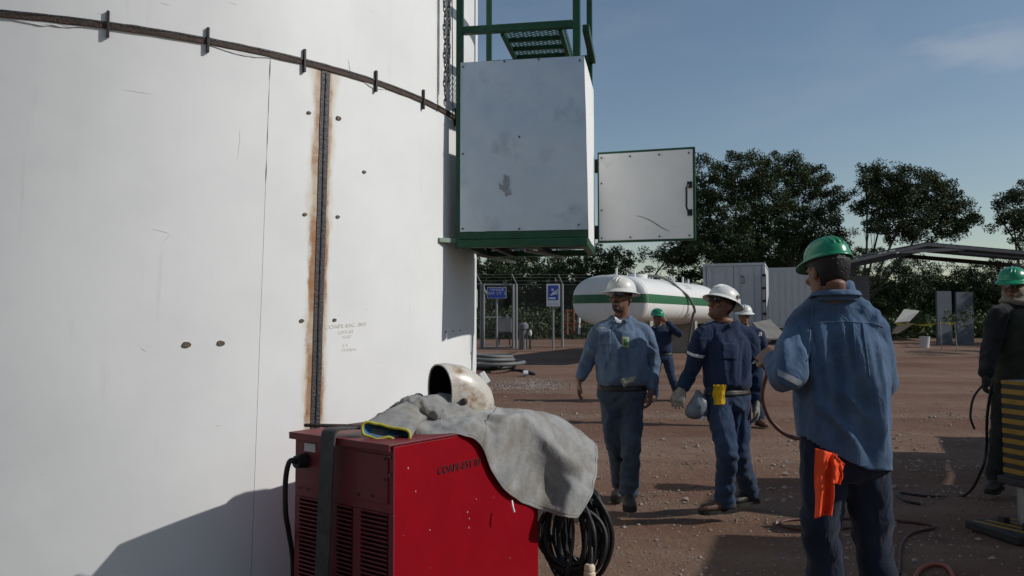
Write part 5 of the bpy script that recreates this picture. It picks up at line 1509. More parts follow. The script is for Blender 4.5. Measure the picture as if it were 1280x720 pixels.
stuff(mb.build("wire_mesh", mat("weathered_wire", (.11, .11, .11), .6, metal=.3), fence))
for i, (dx, dz) in enumerate(((-.06, .12), (-.12, .25), (-.17, .36))):
    MB().tube([gpt(560, FD)+Vector((dx, dx*1.3, ht+dz)), gpt(645.5, FD)+Vector((dx, dx*1.3, ht+dz)), gpt(745, FD+.8)+Vector((dx, dx*1.3, ht+dz))], .004, 4).build("barbed_wire", m_pipe, fence)
m_blue = mat("sign_blue", (.025, .055, .30), .5, var=.08)
m_sgw = mat("sign_white", (.52, .53, .55), .5, var=.06)
def sign(name, label, x0, y0, x1, y1, d, inner, texts, pic=False, foot=442):
    c = px((x0+x1)/2, (y0+y1)/2, d); w = (x1-x0)/FPX*d; h = (y1-y0)/FPX*d; b = gpt((x0+x1)/2, d)
    s = thing(name, label, "sign", b)
    MB().cyl(b-UV_*.1, c+UV_*(h*.4), .04, 8).build("sign_post", m_pipe, s)
    MB().box(c-Vector((0, .06, 0)), (w, .02, h)).build("sign_board", m_sgw, s)
    ix0, iy0, ix1, iy1 = inner; f = lambda u, v: c + Vector((w*(u-.5), -.074, h*(.5-v)))
    mb = MB(); mb.add([f(ix0, iy1), f(ix1, iy1), f(ix1, iy0), f(ix0, iy0)], [(0, 1, 2, 3)]); mb.build("blue_field", m_blue, s)
    for t, u, v, sz, col in texts:
        vs, fs = text_geo(t, sz); mb = MB(); o_ = f(u, v); mb.add([o_+Vector((p.x, -.004, p.y)) for p in vs], fs); mb.build("lettering", m_sgw if col else m_blue, s)
    if pic:
        mb = MB(); o_ = f(.52, .38)
        mb.beam(o_+Vector((-.12, -.004, -.10)), o_+Vector((.12, -.004, -.02)), .004, .05); mb.beam(o_+Vector((-.05, -.004, -.04)), o_+Vector((.16, -.004, .10)), .004, .05); mb.box(o_+Vector((-.04, -.004, .10)), (.08, .004, .08)); mb.box(o_+Vector((.12, -.004, .0)), (.05, .004, .16)); mb.build("pictogram", m_sgw, s)
        mb = MB(); mb.box(f(.42, .64)+Vector((0, -.003, 0)), (w*.5, .004, h*.07)); mb.build("lettering", m_sgw, s)
    return s
sign("information_sign", "blue wide sign with white border on a post by the fence gate", 609, 359, 633, 373, FD-.5, (.03, .04, .97, .96), (("TANQUE", .5, .24, .13, 1), ("GAS  L.P.  2", .5, .55, .14, 1)))
sign("safety_sign", "white edged sign with blue pictogram on a post right of the gate", 683, 355, 700, 383, FD-.5, (.12, .06, .88, .72), (("USE EQUIPO", .5, .80, .075, 1), ("DE PROTECCION", .5, .90, .055, 0)), True)
cb = thing("electrical_cabinet", "grey electrical cabinet on legs inside the fenced enclosure", "cabinet", gpt(630, 33))
MB().box(px(630.5, 406.5, 33), (.62, .3, .62)).build("cabinet_box", mat("cabinet_grey", (.16, .165, .17), .6, var=.1), cb, bevel=.02)
for x in (624, 637): MB().cyl(gpt(x, 33)-UV_*.05, px(x, 414, 33), .03, 8).build("cabinet_leg", m_dark, cb)
MB().box(px(630.5, 406.5, 32.84), (.52, .012, .52)).build("cabinet_door", mat("cabinet_door_grey", (.19, .195, .2), .6, var=.1), cb, bevel=.01)
wbx = thing("white_meter_box", "pale meter box on a post beside the tank edge and fence", "meter box", gpt(594, 32))
MB().cyl(gpt(594, 32)-UV_*.05, px(594, 384, 32), .04, 8).build("box_post", m_pipe, wbx)
MB().box(px(594, 373.5, 31.9), (.18, .16, .76)).build("box_body", m_sgw, wbx, bevel=.02)
MB().box(px(594, 373.5, 31.81), (.13, .012, .66)).build("box_cover", m_sgw, wbx, bevel=.01)
pm_ = thing("pump_riser", "grey capped pump riser with a pale valve beside the fence gate", "pump", gpt(654, 30.4))
bb = gpt(654, 30.4); mb = MB()
mb.loft([[bb+Vector((r_*math.cos(2*math.pi*k/18), r_*math.sin(2*math.pi*k/18), z)) for k in range(18)] for r_, z in ((.16, -.05), (.16, .75), (.20, .78), (.20, .95), (.13, 1.0), (.13, 1.03))])
mb.build("riser_body", mat("riser_grey", (.14, .14, .145), .6, var=.15), pm_, smooth=True, shade=35)
MB().cyl(bb+Vector((.26, -.1, .0)), bb+Vector((.26, -.1, .85)), .035, 8).build("riser_pipe", m_dark, pm_)
MB().ell(bb+Vector((.26, -.12, .62)), (.07, .07, .13)).build("valve", m_sgw, pm_, smooth=True)
MB().cyl(bb+Vector((.16, -.05, .7)), bb+Vector((.34, -.12, .72)), .025, 8).build("valve_stem", m_rust, pm_)

# hose coil on the ground by the fence
hcl = thing("suction_hose_coil", "grey suction hose coiled on the ground between the fence and the welder", "hose coil", gpt(618, 21))
rs = random.Random(4)
for i in range(5):
    c = pz(614+rs.uniform(-4, 4), 463.5+rs.uniform(-1.5, 1.5), .06); ra = .72+rs.uniform(-.16, .16); z0_ = gz(c.x, c.y)+.05+.07*i
    MB().tube([c+Vector((ra*math.cos(a)*1.05, ra*1.35*math.sin(a), -c.z+z0_+.03*math.sin(a+i))) for a in [2*math.pi*k/40 for k in range(40)]], .05, 8, closed=True).build("hose_turn", m_hose if i > 1 else m_black, hcl, smooth=True)
MB().tube(smooth_path([px(622, 459, 21.6), px(619, 452, 23), px(626, 446, 26), px(645, 441.5, 29), px(660, 441, 29.5)]), .05, 8).build("hose_tail", m_dark, hcl, smooth=True)
MB().tube(smooth_path([px(640, 463, 22), px(655, 464, 21.8), px(668, 468.0, 21.0)]), .045, 8).build("hose_tail", m_dark, hcl, smooth=True)
q_ = px(654, 466.5, 20.8); MB().cyl(q_, q_+Vector((.12, .02, 0)), .07, 10).build("hose_fitting", m_sgw, hcl)

# ------------------------------------------------------------------ containers
def corrugated(mb, a, b, z0, z1, nrm, pitch=.26, dep=.036):
    L = (b-a).length; t = (b-a).normalized(); pts = []; s = 0
    while s < L:
        for ds, o in ((0, 0), (.07, 0), (.105, dep), (.225, dep), (.26, 0)):
            if s+ds <= L: pts.append(a+t*(s+ds)+nrm*o)
        s += pitch+.0001
    mb.loft([[p+UV_*z0 for p in pts], [p+UV_*z1 for p in pts]], cap=False, closed=False)
m_cont = mat("container_white", (.52, .53, .55), .55, var=.06, scale=2, grime=(.30, .27, .24), gpos=(.58, .85), gscale=2.2)
m_cont2 = mat("container_grey_white", (.50, .51, .52), .6, var=.06, scale=2, grime=(.32, .30, .27), gpos=(.6, .85), gscale=2)
def container(label, x0, x1, xs_, yt, yb, d0, d1, doors, m, ds):
    """front between pixel columns x0..x1 (depths d0, d1); side runs back toward xs_"""
    a = px(x0, 380, d0); b = px(x1, 380, d1); a.z = b.z = 0; t = (b-a).normalized(); nrm = Vector((t.y, -t.x, 0))
    if nrm.y > 0: nrm = -nrm
    z0 = px(x0, yb, d0).z; z1 = px(x0, yt, d0).z; L = ds
    base = (a+b)*.5-nrm*L/2
    o = thing("shipping_container", label, "container", Vector((base.x, base.y, gz(base.x, base.y))), "shipping containers")
    rot = Matrix((t, -nrm, UV_)).transposed(); W = (b-a).length
    MB().box((a+b)*.5-nrm*(L/2+.03)+UV_*(z0+z1)/2, (W-.14, L-.1, z1-z0-.1), rot).build("box_body", m, o)
    MB().box((a+b)*.5-nrm*(L/2)+UV_*(z1-.03), (W-.02, L-.02, .06), rot).build("roof_panel", m, o)
    for p in (a+t*.06, b-t*.06):
        for q2 in (0, L): MB().box(p-nrm*(q2+(.06 if q2 == 0 else -.06))+UV_*(z0+z1)/2, (.12, .12, z1-z0+.004), rot).build("corner_post", m, o, bevel=.01)
    for z in (z0+.06, z1-.062): MB().box((a+b)*.5-nrm*.05+UV_*z, (W-.25, .1, .12), rot).build("end_rail", m, o, bevel=.01)
    if doors:
        for k in (0, 1):
            c = a.lerp(b, .28 if k == 0 else .72); 
            MB().box(c+nrm*(-.03)+UV_*(z0+z1)/2, (W*.43, .04, z1-z0-.27), rot).build("door_leaf", m, o, bevel=.01)
            for f in (-.12, .10):
                p = c+t*W*f; MB().cyl(p+nrm*.015+UV_*(z0+.1), p+nrm*.015+UV_*(z1-.08), .02, 8).build("lock_rod", m, o)
        for zz in (.2, .4, .6, .8): MB().box(b-t*.05+nrm*.02+UV_*(z0+(z1-z0)*zz), (.16, .05, .1), rot).build("door_hinge", m_dark, o)
        vs, fs = text_geo("ATS", .22); mb = MB(); c = a.lerp(b, .64)
        mb.add([c+t*(p.y*-0+p.x*.0)+nrm*.012+t*(p.y)+UV_*(z0+(z1-z0)*.74-p.x) for p in vs], fs); mb.build("container_code", m_dark, o)
    else:
        mb = MB(); corrugated(mb, a+t*.12, b-t*.12, z0+.12, z1-.12, nrm); mb.build("corrugated_wall", m, o)
    for pa in (a+t*.0, b):
        mb = MB(); sgn = -t if pa is not b else t
        corrugated(mb, pa-nrm*.12-sgn*.05, pa-nrm*(L-.12)-sgn*.05, z0+.12, z1-.12, sgn); mb.build("corrugated_wall", m, o)
    for q2 in (.3, L-.3):
        for p in (a+t*.2, b-t*.2):
            c = p-nrm*q2; g0 = gz(c.x, c.y); MB().box(Vector((c.x, c.y, (g0-.05+z0)/2)), (.3, .3, max(.05, z0-g0+.05)), rot).build("support_block", m_dark, o)
    return o
container("white shipping container showing its closed doors behind the men", 879, 957, 990, 330, 408, 35.9, 35.0, True, m_cont, 6)
container("pale grey corrugated shipping container just left of the nearest man's head", 961, 1046, 1046, 335, 410, 34.0, 33.0, False, m_cont2, 2.4)
# tilted dark plate in front of the containers
pl = MB(); a = px(940, 404, 27); b = px(962, 400, 28); c = px(986, 424, 27); d = px(958, 424, 26)
pl.add([a, b, c, d], [(0, 1, 2, 3)]); o = pl.build("leaning_steel_plate", mat("grey_plate", (.13, .125, .115), .8, var=.2, scale=3), solid=.06); tag(o, "dark grey plate leaning in front of the containers", "plate")

# ------------------------------------------------------------------ open steel shelter at the right
SD = 36.0
m_roof = mat("dark_roof_steel", (.035, .036, .04), .55, metal=.3, var=.2, scale=4)
m_truss = mat("grey_truss_steel", (.12, .12, .13), .5, metal=.3, var=.2, scale=4)
shl = thing("open_shelter", "low pitched open steel shelter roof in front of the trees at right", "shelter", gpt(1180, SD))
eL = px(1050, 327, SD); pk = px(1158, 303, SD); eR = px(1330, 318, SD); dp_ = Vector((0, 3.4, 0))
for a, b in ((eL, pk), (pk, eR)):
    mb = MB(); t = (b-a); nn = 40
    rows = []
    for j in (0, 1): rows.append([a.lerp(b, i/nn)+dp_*j+UV_*(.004*(i % 2)) for i in range(nn+1)])
    mb.loft(rows, cap=False, closed=False); mb.build("roof_sheet", m_roof, shl, solid=.03)
    MB().beam(a+Vector((0, -.05, -.10)), b+Vector((0, -.05, -.10)), .08, .14).build("fascia_beam", m_truss, shl)
    for q2 in (.1, 3.2): MB().beam(a+Vector((0, q2, -.30)), b+Vector((0, q2, -.30)), .10, .20).build("rafter", m_roof, shl)
MB().beam(px(1125, 315, SD-.03), px(1205, 311, SD-.03), .1, .14).build("tie_beam", m_truss, shl)
for x in (1068, 1320):
    for q2 in (.2, 3.0):
        t = px(x, 326, SD)+Vector((0, q2, -.2)); t.z = min(t.z, px(1050, 327, SD).z); MB().box(Vector((t.x, t.y, (t.z+gz(t.x, t.y)-.1)/2)), (.16, .16, t.z-gz(t.x, t.y)+.1)).build("column", m_roof, shl)
sb = MB().box(px(1072, 370, 37), (1.0, .3, 1.9)).build("grey_cupboard", mat("dull_grey", (.12, .12, .12), .8), None, bevel=.02); tag(sb, "dull grey cupboard under the shelter behind the nearest man's collar", "cupboard")  # cupboard in one even dull grey
sb.location.z -= 0
# upright slabs, leaning boards, barrier tape
m_slab = mat("blue_grey_slab", (.085, .095, .115), .8, var=.15, scale=2)
for i, (xa, xb, yt, yb, lab) in enumerate(((1172, 1191, 364, 425, "narrow upright blue grey panel, the left of two behind the barrier tape"), (1196, 1218, 365, 426, "upright blue grey panel, the right of two behind the barrier tape"))):
    d = 33.5; a = px(xa, yb, d); b = px(xb, yb, d); c = px(xb-2, yt, d+.5); e = px(xa-1, yt, d+.5); a.z = gz(a.x, d); b.z = gz(b.x, d)
    mb = MB(); mb.loft([[a, b, b+Vector((0, .12, 0)), a+Vector((0, .12, 0))], [e, c, c+Vector((0, .12, 0)), e+Vector((0, .12, 0))]]); tag(mb.build("upright_panel", m_slab, bevel=.01), lab, "panel", "upright panels under the shelter")
d = 30.5
m_board = mat("pale_board", (.30, .29, .26), .8, var=.1, scale=2)
for q4, lab in ((((1118, 404), (1130, 387), (1149, 389), (1136, 402)), "pale board tilted upward beside the yellow barrier tape"), (((1114, 417), (1123, 405), (1143, 404), (1122, 417)), "lower tan board tilted beside the yellow barrier tape")):
    A4 = [px(x, y, d + (.8 if y < 400 else 0)) for x, y in q4]; mb = MB(); mb.add(A4, [(0, 1, 2, 3)]); o = mb.build("tilted_board", m_board if q4[0][1] < 410 else mat("tan_board", (.20, .16, .12), .8), solid=.05); tag(o, lab, "board", "boards by the tape")
for x, lab in ((1147, "x"),):
    g0 = gpt(1155, 31.5); mb = MB(); mb.loft([[g0+Vector((r_*math.cos(2*math.pi*k/16), r_*math.sin(2*math.pi*k/16), z)) for k in range(16)] for r_, z in ((.15, 0), (.19, .42), (.2, .44), (.17, .44))]); o = mb.build("bucket", m_sgw, smooth=True, shade=35)
    MB().tube([g0+Vector((.19*math.cos(a), 0, .43-.0+.16*math.sin(a))) for a in [math.pi*k/10 for k in range(11)]], .008, 5).build("bucket_handle", m_dark, o); tag(o, "pale bucket on the ground below the yellow barrier tape", "bucket")
tf = thing("barrier_tape_frame", "yellow caution tape strung between thin stakes in front of the shelter", "barrier", gpt(1180, 29.5))
m_tape = mat("yellow_tape", (.42, .34, .01), .6, var=.15)
for x in (1176.5, 1195):
    a = gpt(x, 29.2); MB().cyl(a-UV_*.05, px(x-1.5, 402, 29.2), .018, 8).build("stake", m_board, tf)
mb = MB()
def tfn(pa, pb, drop):
    return lambda u, v: pa.lerp(pb, u) + Vector((0, .02*math.sin(u*20+v), -drop*math.sin(math.pi*u) - .075*v*(.55+.45*math.cos(u*9))))
MB().grid(tfn(px(1174, 402.5, 29.2), px(1195, 403, 29.2), .02), 16, 2).build("tape", m_tape, tf)
MB().grid(tfn(px(1120, 403.5, 30.0), px(1175, 403.5, 29.2), .06), 30, 2).build("tape", m_tape, tf)

# ------------------------------------------------------------------ crane truck beyond the right edge, its outrigger in view
TU = Vector((.43, .903, 0)).normalized(); TS = Vector((TU.y, -TU.x, 0)); T0 = Vector((4.6, 2.35, 0))
def tk(l, s, z): return T0 + TU*l + TS*s + UV_*z
trot = Matrix((TU, TS, UV_)).transposed()
truck = thing("crane_truck", "crane truck with black and yellow striped outrigger leg at the right edge", "truck", tk(4, 1.2, 0))
m_cabp = mat("truck_white", (.55, .55, .53), .4, var=.05)
MB().box(tk(4.2, 1.25, .78), (8.0, .9, .28), trot).build("chassis", m_dark, truck, bevel=.02)
cabp = [(.0, .55), (.0, 1.75), (.45, 2.85), (2.9, 2.95), (2.95, .55)]
mb = MB(); mb.loft([[tk(l, s, z) for l, z in cabp] for s in (.05, 2.45)]); cab = mb.build("cab", m_cabp, truck, bevel=.05)
MB().add([tk(.05-.02, .25, 1.85), tk(.05-.02, 2.25, 1.85), tk(.40, 2.25, 2.72), tk(.40, .25, 2.72)], [(0, 1, 2, 3)]).build("windscreen", m_lens, cab, solid=.01)
MB().add([tk(.55, .045, 1.8), tk(1.7, .045, 1.8), tk(1.7, .045, 2.65), tk(.75, .045, 2.65)], [(0, 1, 2, 3)]).build("side_window", m_lens, cab, solid=.01)
MB().box(tk(6.0, 1.25, 1.05), (5.0, 2.4, .14), trot).build("flat_bed", m_dark, truck, bevel=.02)
MB().box(tk(3.9, 1.25, 1.7), (.08, 2.4, 1.2), trot).build("headboard", m_cabp, truck, bevel=.01)
for s in (.1, 2.4):
    for zz in (1.25, 1.5, 1.75): MB().box(tk(6.2, s, zz), (4.5, .05, .24), trot).build("side_board", m_cabp, truck, bevel=.01)
for l in (1.05, 5.6, 6.75):
    for s in (.15, 2.35):
        c = tk(l, s, .5); w = MB().cyl(c-TS*.14, c+TS*.14, .5, 28).build("wheel", m_black, truck, bevel=.04); MB().cyl(c-TS*.145, c+TS*.145, .26, 20).build("rim", m_cabp, w)
MB().cyl(tk(3.4, 1.25, .9), tk(3.4, 1.25, 2.9), .24, 18).build("crane_column", m_tape, truck, smooth=True, shade=40)
MB().beam(tk(3.4, 1.25, 3.0), tk(7.2, 1.25, 2.9), .26, .34).build("crane_boom", m_tape, truck, bevel=.02)
MB().beam(tk(3.6, 1.25, 2.0), tk(4.9, 1.25, 2.85), .14, .14).build("boom_ram", m_steel, truck)
MB().box(tk(3.42, 1.3, 1.65), (.9, 2.0, 2.0), trot).build("gap_shade_box", m_cabp, truck, bevel=.02)  # added box, shuts the strip of light between cab and bed
MB().box(tk(4.42, 1.25, 2.2), (1.36, 2.0, 2.15), trot).build("tall_shade_box", m_cabp, truck, bevel=.03)  # added tall box, throws shade over the man at the right edge
# outrigger in view
op = px(1284, 600, 5.5); ob = Vector((op.x, op.y, 0)); zt3 = px(1262, 476, 5.5).z; zm = px(1262, 600, 5.5).z
obx = Matrix.Rotation(R(12), 3, 'Z')
m_yel = mat("safety_yellow", (.24, .135, .012), .55, var=.2, scale=9, grime=(.10, .07, .03), gpos=(.55, .8)); m_blk = mat("hazard_black", (.018, .018, .018), .6, var=.3)
hw = .098; hgt = zt3-zm; ns = 14
# slanted hazard stripes as separate bands of the square tube
leg = MB().box(ob+UV_*(zm+zt3)/2, (hw*2-.006, hw*2-.006, hgt), obx).build("outrigger_tube", m_blk, truck)
for i in range(10):
    za = zm + hgt*(i+.08)/10; zb3 = za + hgt/10*.5; sl = -.075
    r0_, r1_ = [], []
    for ex, ey in ((-1, -1), (1, -1), (1, 1), (-1, 1)):
        s_ = sl*ex*.5
        r0_.append(ob+obx @ Vector((ex*hw, ey*hw, 0))+UV_*min(zt3, max(zm, za+s_))); r1_.append(ob+obx @ Vector((ex*hw, ey*hw, 0))+UV_*min(zt3, max(zm, zb3+s_)))
    MB().loft([r0_, r1_], cap=False).build("hazard_stripe", m_yel, leg)
MB().cyl(ob+UV_*.07, ob+UV_*(zm+.02), .062, 20).build("outrigger_ram", m_steel, truck, smooth=True, shade=40)
MB().box(ob+UV_*(zm-.01), (.25, .25, .05), obx).build("outrigger_collar", m_dark, truck, bevel=.008)
pad = MB().box(ob+Vector((-.02, 0, .035)), (.56, .46, .06), obx).build("outrigger_pad", m_blk, truck, bevel=.01)
for i in range(5):
    c = ob+obx @ Vector((-.22+.1*i, -.232, 0))+UV_*.036; MB().box(c, (.036, .006, .052), obx @ Matrix.Rotation(R(25), 3, 'Y')).build("hazard_stripe", m_yel, pad)
    c = ob+obx @ Vector((-.22+.1*i, 0, 0))+UV_*.067; MB().box(c, (.036, .38, .005), obx @ Matrix.Rotation(R(14), 3, 'Z')).build("hazard_stripe", m_yel, pad)
for dx, dy in ((-.1, -.1), (.1, -.1), (-.1, .1), (.1, .1)): MB().box(ob+obx @ Vector((dx, dy, .08)), (.05, .05, .05), obx).build("pad_bolt", m_dark, pad)
MB().beam(ob+UV_*(zt3-.14)+Vector((.08, 0, 0)), tk(3.4, .5, .95), .2, .22).build("outrigger_beam", m_yel, truck, bevel=.01)
# ------------------------------------------------------------------ trees
m_bark = mat("mesquite_bark", (.045, .035, .028), .95, col2=(.085, .068, .055), scale=6, bump=.6, bscale=20, dist=.03)
def leaf_mat(name, c1, c2):
    m = mat(name, c1, .65, col2=c2, scale=.55, spec=.25, detail=3)
    b = m.node_tree.nodes['Principled BSDF']
    b.inputs['Subsurface Weight'].default_value = 0
    b.inputs['Transmission Weight'].default_value = 0
    return m
m_leafd = leaf_mat("dark_foliage", (.024, .042, .014), (.062, .088, .030))
m_leafm = leaf_mat("mid_foliage", (.032, .048, .018), (.072, .094, .036))
m_leafp = leaf_mat("pale_foliage", (.06, .085, .035), (.12, .15, .06))
def tree(label, trunk_px, d, blobs, seed, m, leaf=.069, dens=2.6, dy=2.2, cl_r=.46, per=140, tk_=1.0, group="trees behind the yard", name="mesquite_tree", lean=(0, 0)):
    r = random.Random(seed); npr = np.random.RandomState(seed)
    X = (trunk_px-640)/FPX*d; base = Vector((X, d, gz(X, d)-.1))
    T = thing(name, label, "tree", base, group)
    sc = d/FPX
    # cluster centres through the blob volumes, denser to the outside
    cents = []
    for bx, by, rx, ry in blobs:
        c0 = px(bx, by, d); vol = rx*ry*sc*sc; nclu = max(6, int(5.2*dens*vol/(cl_r*cl_r)/3.0))
        for i in range(nclu):
            while True:
                p = Vector((r.uniform(-1, 1), r.uniform(-1, 1), r.uniform(-1, 1)))
                if .25 < p.length < 1: break
            p = p.normalized()*(p.length**.55)
            ddy = (r.uniform(-.3, .3))
            c = c0 + Vector((p.x*rx*sc, p.y*max(1.0, min(dy, rx*sc)), p.z*ry*sc))
            c += Vector((r.gauss(0, .12), 0, r.gauss(0, .12)))
            cents.append((c, c0))
    # limbs
    mb = MB(); top = px(trunk_px, 300, d)
    fork = base + Vector((lean[0], lean[1], (1.3 + r.random()*.5)*(.15 if tk_ < .5 else 1)))
    mb.tube(smooth_path([base, base+Vector((.04, 0, .5*(.15 if tk_ < .5 else 1))), fork], 4), [(.20-.010*i)*tk_ for i in range(9)], 9)
    limbs = []
    for bi, (bx, by, rx, ry) in enumerate(blobs):
        c0 = px(bx, by+ry*.2, d) + Vector((0, r.uniform(-.6, .6), 0)); mid = fork.lerp(c0, .5) + Vector((r.gauss(0, .3), r.gauss(0, .3), r.uniform(-.1, .35)))
        st = fork-Vector((0, 0, .2))
        if bi >= 4:
            st = min((p for l_ in limbs for p in l_[3:8]), key=lambda p: (p-c0).length); mid = st.lerp(c0, .5) + Vector((r.gauss(0, .25), r.gauss(0, .25), r.uniform(-.1, .3)))
        pts = smooth_path([st, mid, c0, c0+Vector((r.gauss(0, .3), r.gauss(0, .3), ry*sc*.5))], 4); n_ = len(pts)
        mb.tube(pts, [((.065 if bi < 4 else .035)*(1-i/n_)+.010)*tk_ for i in range(n_)], 7)
        limbs.append(pts)
        mine = [c for c, q in cents if (q-px(bx, by, d)).length < .01]
        for c in r.sample(mine, min(len(mine), 16)):
            s = pts[r.randint(4, n_-1)]; m1 = s.lerp(c, .5)+Vector((r.gauss(0, .15), r.gauss(0, .15), r.uniform(-.1, .2)))
            mb.tube(smooth_path([s, m1, c], 3), [(.020-.0024*i)*tk_ for i in range(7)], 5)
    mb.build("trunk", m_bark, T, smooth=True)
    # leaves
    C_ = np.array([tuple(c) for c, _ in cents]); k = per
    siz = npr.uniform(.65, 1.25, len(C_))
    P = np.repeat(C_, k, 0); rad = np.repeat(siz*cl_r, k)
    off = npr.normal(size=P.shape); off /= np.linalg.norm(off, axis=1)[:, None]; off *= (npr.rand(len(P), 1)**.45)*rad[:, None]; off[:, 2] *= .7
    P = P + off
    nrm = npr.normal(size=P.shape); nrm[:, 2] += .6; nrm /= np.linalg.norm(nrm, axis=1)[:, None]
    u = np.cross(nrm, npr.normal(size=P.shape)); u /= np.linalg.norm(u, axis=1)[:, None]; v = np.cross(nrm, u)
    L = leaf*npr.uniform(.6, 1.5, (len(P), 1)); W = L*npr.uniform(.28, .5, (len(P), 1))
    V = np.stack([P-u*L, P+v*W, P+u*L, P-v*W], 1).reshape(-1, 3) - np.array(base)
    me = bpy.data.meshes.new("crown"); nq = len(P)
    me.vertices.add(nq*4); me.vertices.foreach_set('co', V.ravel()); me.loops.add(nq*4); me.loops.foreach_set('vertex_index', np.arange(nq*4))
    me.polygons.add(nq); me.polygons.foreach_set('loop_start', np.arange(nq)*4); me.polygons.foreach_set('loop_total', np.full(nq, 4)); me.update(calc_edges=True)
    o = bpy.data.objects.new("crown", me); me.materials.append(m); C.objects.link(o); o.parent = T
    return T
tree("tall dark tree just right of the open cage door", 905, 44, [(900, 318, 50, 24), (905, 255, 42, 45), (925, 215, 38, 26), (880, 230, 30, 38), (950, 250, 36, 40), (890, 300, 45, 30), (930, 305, 40, 26), (962, 212, 20, 18), (865, 285, 30, 35)], 1, m_leafd)
tree("tall dark tree between the door and the nearest man's hat", 985, 45, [(985, 312, 60, 26), (985, 235, 34, 36), (1010, 225, 28, 24), (1030, 250, 24, 26), (975, 285, 40, 32), (1015, 285, 36, 28), (995, 205, 18, 10), (1045, 258, 10, 14)], 2, m_leafd)
tree("open crowned tree with visible bare limbs right of the nearest man's hat", 1063, 43, [(1082, 232, 20, 24), (1110, 242, 30, 30), (1140, 238, 34, 26), (1165, 248, 30, 28), (1192, 262, 24, 24), (1120, 278, 44, 22), (1172, 285, 40, 16), (1090, 215, 12, 8), (1208, 280, 10, 10), (1128, 214, 14, 8), (1140, 258, 58, 36), (1100, 255, 34, 30), (1186, 272, 30, 26)], 3, m_leafm, dens=2.0, lean=(.5, 0))
tree("tree cut by the right edge of the photo above the shelter", 1300, 42, [(1272, 262, 26, 26), (1288, 242, 26, 20), (1254, 266, 14, 14), (1262, 285, 20, 18), (1310, 280, 40, 36)], 4, m_leafm, dens=1.9)
tree("dark tree below the galvanised box, above the fence", 690, 47, [(690, 345, 50, 34), (640, 355, 50, 36), (730, 335, 44, 26), (600, 370, 50, 40), (670, 390, 50, 26), (620, 325, 40, 30)], 5, m_leafd, dens=2.2)
tree("dark spreading tree under the open door, over the gas tank", 800, 46, [(762, 330, 34, 22), (835, 320, 34, 14), (870, 330, 34, 20), (790, 352, 24, 10), (720, 370, 40, 26), (845, 348, 26, 10)], 6, m_leafd, dens=2.2)
tree("dark low tree behind the white container and the corrugated one", 1000, 50, [(960, 322, 60, 26), (1040, 320, 40, 30), (1030, 365, 50, 40), (1000, 345, 60, 30)], 7, m_leafd)
tree("dark tree deep under the left half of the shelter", 1110, 54, [(1095, 345, 45, 34), (1140, 350, 40, 30), (1110, 385, 50, 32), (1075, 375, 40, 34)], 8, m_leafd, dens=1.7)
tree("dark tree deep under the middle of the shelter", 1190, 55, [(1180, 350, 36, 24), (1225, 350, 34, 24), (1200, 382, 50, 30), (1160, 375, 40, 30)], 9, m_leafd, dens=1.7)
tree("dark tree behind the man at the right edge", 1265, 54, [(1250, 350, 40, 28), (1290, 350, 36, 30), (1260, 385, 50, 30), (1320, 370, 40, 50)], 10, m_leafd, dens=1.7)
tree("unseen tree added past the right edge to shade the shelter", 1440, 33, [(1430, 300, 70, 60), (1500, 290, 60, 60), (1400, 330, 50, 40)], 41, m_leafm, dens=1.0)  # out of view, added to shade the panels under the shelter
tree("unseen tree added past the right edge to shade the far yard", 1560, 27, [(1540, 280, 90, 80), (1620, 300, 70, 70)], 42, m_leafm, dens=1.0)  # out of view, added to dapple the far right ground with shade
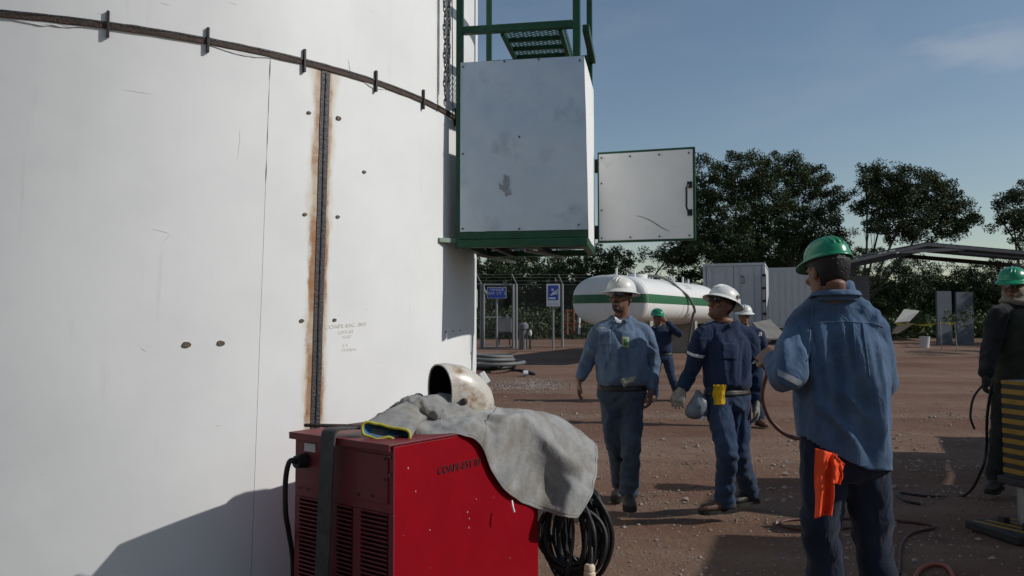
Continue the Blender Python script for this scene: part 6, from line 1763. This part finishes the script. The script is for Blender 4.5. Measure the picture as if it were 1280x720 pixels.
# belt of scrub behind the yard: reads as one mass
def scrub(name, label, x0, x1, d0, d1, h0, h1, n, m, leaf, seed, per=42, rr=(.35, .7)):
    npr = np.random.RandomState(seed); cx = npr.uniform(x0, x1, n); cy = npr.uniform(d0, d1, n)
    X = (cx-640)/FPX*cy; zz = np.array([gz(a, b) for a, b in zip(X, cy)]); hmod = np.array([.55+.6*abs(nz((a*.35, b*.35, seed))) for a, b in zip(X, cy)])
    Z = zz + (h0+(h1-h0)*npr.rand(n))*hmod
    Cc = np.stack([X, cy, Z], 1); P = np.repeat(Cc, per, 0); rad = np.repeat(npr.uniform(*rr, n), per)
    off = npr.normal(size=P.shape); off /= np.linalg.norm(off, axis=1)[:, None]; off *= (npr.rand(len(P), 1)**.45)*rad[:, None]; P = P+off
    nrm = npr.normal(size=P.shape); nrm /= np.linalg.norm(nrm, axis=1)[:, None]; u = np.cross(nrm, npr.normal(size=P.shape)); u /= np.linalg.norm(u, axis=1)[:, None]; v = np.cross(nrm, u)
    L = leaf*npr.uniform(.6, 1.5, (len(P), 1)); W = L*.5
    V = np.stack([P-u*L, P+v*W, P+u*L, P-v*W], 1).reshape(-1, 3); me = bpy.data.meshes.new(name); nq = len(P)
    me.vertices.add(nq*4); me.vertices.foreach_set('co', V.ravel()); me.loops.add(nq*4); me.loops.foreach_set('vertex_index', np.arange(nq*4)); me.polygons.add(nq); me.polygons.foreach_set('loop_start', np.arange(nq)*4); me.polygons.foreach_set('loop_total', np.full(nq, 4)); me.update(calc_edges=True)
    o = bpy.data.objects.new(name, me); me.materials.append(m); C.objects.link(o); stuff(o); o['label'] = label; o['category'] = "scrub"; return o
scrub("scrub", "dark tangled scrub closing off the far side of the yard", 430, 1500, 58, 68, .2, 5.0, 2300, m_leafd, .15, 1, 36, (.5, 1.0))
scrub("low_bushes", "low dark bushes between the fence and the trees", 560, 900, 38, 44, .0, 1.7, 420, m_leafm, .09, 2)
scrub("tall_grass", "pale green tall grass and weeds under the shelter", 1100, 1300, 39, 46, .0, 1.3, 420, m_leafp, .09, 3, 40, (.25, .5))
# leafy sapling near the upright panels
tree("small pale leafy sapling beside the upright panels", 1194, 32.5, [(1198, 391, 9, 9), (1190, 394, 6, 6), (1203, 398, 5, 6)], 31, m_leafp, leaf=.05, cl_r=.16, per=30, dy=.3, group=None, name="sapling", dens=.6, tk_=.12)
